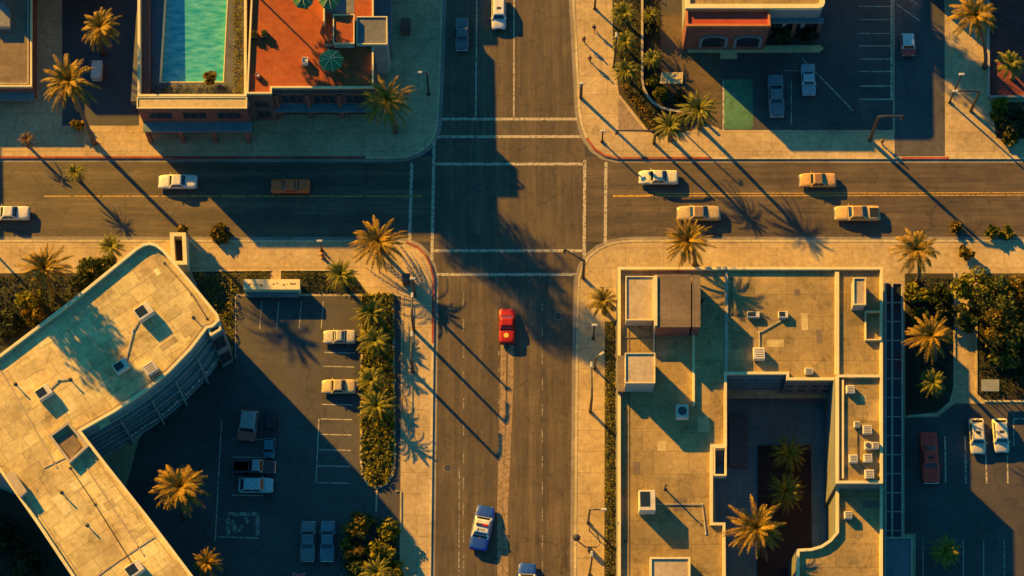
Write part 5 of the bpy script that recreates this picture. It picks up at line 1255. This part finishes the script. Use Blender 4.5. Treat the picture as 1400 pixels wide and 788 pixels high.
unit(59, 536, (2.0, 1.5, 1.1), HL, 'dark roof hatch alone near the stair well on the cream roof', 'roof_hatch', 'roof hatch', A36, True)
unit(183, 778, (2.2, 1.6, 1.1), HL, 'dark roof hatch on the lower wing at the frame edge', 'roof_hatch', 'roof hatch', A36, True)
unit(885, 684, (2.1, 2.7, 2.3), HR, 'tall white air handler with a dark square inlet on the tan roof', 'air_handler', 'air handler', 0, True)
unit(1038, 483, (1.5, 1.6, 1.0), HR, 'white louvred roof unit above the courtyard', dark=False, fan=False)
unit(1030, 430, (1.7, .8, .6), HR, 'flat teal topped roof unit farther from the long divider', 'roof_vent', 'roof vent', 0, True)
unit(1071, 430, (1.3, .9, .6), HR, 'flat teal topped roof unit nearer the long divider', 'roof_vent', 'roof vent', 0, True)
unit(1106, 507, (1.1, .8, .7), HR, 'small cream box at the courtyard edge beside the long divider', fan=False)
unit(933, 562, (1.6, 1.8, 1.4), HR, 'shaded dark air unit at the end of the white rail', fan=True)
vl = ['small cream vent just below the long divider end', 'small cream vent topmost of the cluster on the narrow wing', 'small cream vent beside the red capped pipe', 'small cream vent nearest the east parapet in the cluster',
      'small cream vent farthest from the east parapet in the cluster', 'small cream vent right of its twin in the middle of the cluster', 'small cream vent lowest in the cluster on the narrow wing', 'single cream vent below the cross parapet in shade']
for (x, y, s, z_), lb in zip(((1163, 532, 1.1, HM), (1172, 580, .8, HM), (1186, 587, 1.2, HM), (1197, 609, .9, HM), (1167, 627, 1.1, HM), (1187, 626, 1.1, HM), (1189, 648, 1.2, HM), (1160, 704, 1.0, HS)), vl):
    unit(x, y, (s, s*.95, .75), z_, lb, 'roof_vent', 'roof vent', 0, False, False)
unit(1187, 609, (.9, 1.0, .7), HM, 'cream vent in the middle of the cluster touching its neighbour', 'roof_vent', 'roof vent')
# thin standing pipes on roofs
for px, py, z0, h, lb in ((909, 665, HR, 2.2, 'thin bent pipe beside the tall white air handler'), (960, 410, HR, 1.4, 'thin vent pipe beside the brown penthouse'), (21, 524, HL, .8, 'stubby pale pipe near the frame edge on the cream roof'),
                      (96, 518, HL, .7, 'stubby dark pipe in the middle of the cream roof'), (264, 433, HL, .7, 'stubby dark pipe near the turret notch'), (84, 672, HL, .8, 'stubby dark pipe on the office wing'), (119, 717, HL, .6, 'stubby dark pipe at a seam of the office wing')):
    t = thing('roof_pipe', lb, 'pipe', at(px, py+3.4*h*.5, z0+.004)); mb = MB(); mb.tube([(0, 0, 0), (0, 0, h), (.25, -.2, h+.12)], .11, 8); mb.build('pipe', M['metal'], t, world=False)
    mb = MB(); mb.lathe((0, 0, 0), [(.25, 0), (.25, .05), (.13, .1)], 10); mb.build('collar', M['metal'], t, world=False)

# ================================================================== PEOPLE
def skin_mesh(nm, verts, edges, rads, m, parent, root=0):
    me = bpy.data.meshes.new(nm); me.from_pydata(verts, edges, []); me.materials.append(m)
    o = bpy.data.objects.new(nm, me); col.objects.link(o); o.parent = parent
    bm = bmesh.new(); bm.from_mesh(me); ly = bm.verts.layers.skin.verify(); bm.verts.ensure_lookup_table()
    for i, r_ in enumerate(rads): bm.verts[i][ly].radius = (r_, r_) if not isinstance(r_, tuple) else r_
    bm.verts[root][ly].use_root = True; bm.to_mesh(me); bm.free()
    o.modifiers.new('skin', 'SKIN'); s = o.modifiers.new('sub', 'SUBSURF'); s.levels = s.render_levels = 1
    return o
def person(px, py, head, label, top, legs, stride=0.28, z=S):
    t = thing('person', label, 'person', at(px, py, z), R(head))
    k = stride
    V = [(0, 0, .93), (0, 0, 1.15), (0, 0, 1.38), (0, 0, 1.5), (.02, 0, 1.62), (.03, 0, 1.72),
         (0, .09, .9), (k*.5, .1, .5), (k*.75, .1, .07), (k*.75+.17, .1, .04), (0, -.09, .9), (-k*.3, -.1, .5), (-k*1.1, -.1, .09), (-k*1.1+.15, -.1, .04),
         (0, .19, 1.4), (-.08, .25, 1.13), (.06, .25, .9), (.1, .24, .8), (0, -.19, 1.4), (.1, -.25, 1.13), (.22, -.24, .93), (.27, -.23, .84)]
    E = [(0, 1), (1, 2), (2, 3), (3, 4), (4, 5), (0, 6), (6, 7), (7, 8), (8, 9), (0, 10), (10, 11), (11, 12), (12, 13), (2, 14), (14, 15), (15, 16), (16, 17), (2, 18), (18, 19), (19, 20), (20, 21)]
    Rr = [(.13, .15), (.12, .14), (.13, .16), .055, .10, .085, .09, .062, .042, .035, .09, .062, .042, .035, .06, .045, .036, .03, .06, .045, .036, .03]
    skin_mesh('body', V, E, Rr, M['skin'], t)
    V2 = [(0, 0, .93), (0, 0, 1.15), (0, 0, 1.38), (0, 0, 1.46), (0, .19, 1.4), (-.08, .25, 1.13), (.04, .25, .94), (0, -.19, 1.4), (.1, -.25, 1.13), (.2, -.24, .96)]
    skin_mesh('jacket', V2, [(0, 1), (1, 2), (2, 3), (2, 4), (4, 5), (5, 6), (2, 7), (7, 8), (8, 9)], [(.16, .18), (.145, .165), (.15, .18), .08, .08, .06, .05, .08, .06, .05], plain('jacket_cloth', top, .9), t)
    V3 = [(0, 0, .95), (0, .09, .88), (k*.5, .1, .5), (k*.72, .1, .12), (0, -.09, .88), (-k*.3, -.1, .5), (-k*1.05, -.1, .14)]
    skin_mesh('trousers', V3, [(0, 1), (1, 2), (2, 3), (0, 4), (4, 5), (5, 6)], [.15, .11, .08, .065, .11, .08, .065], plain('trouser_cloth', legs, .9), t)
    mb = MB(); mb.lathe((.0, 0, 1.6), [(.10, 0), (.122, .08), (.11, .17), (.05, .215)], 12); mb.build('hair', M['hair'], t, world=False, smooth=True)
    return t
person(812, 42, 250, 'person in dark clothes walking under the lamp post by the garden palms', (.06, .06, .07), (.05, .05, .06))
person(798, 58, 280, 'person in a brown top walking near the kerb ahead of a companion', (.24, .12, .06), (.08, .06, .05))
person(806, 84, 275, 'person in a pale red top walking behind the one in brown', (.36, .14, .09), (.05, .06, .08))
person(1205, 197, 90, 'person in a yellow coat on the shaded pavement beside the sunlit signal post', (.42, .3, .08), (.1, .08, .05))
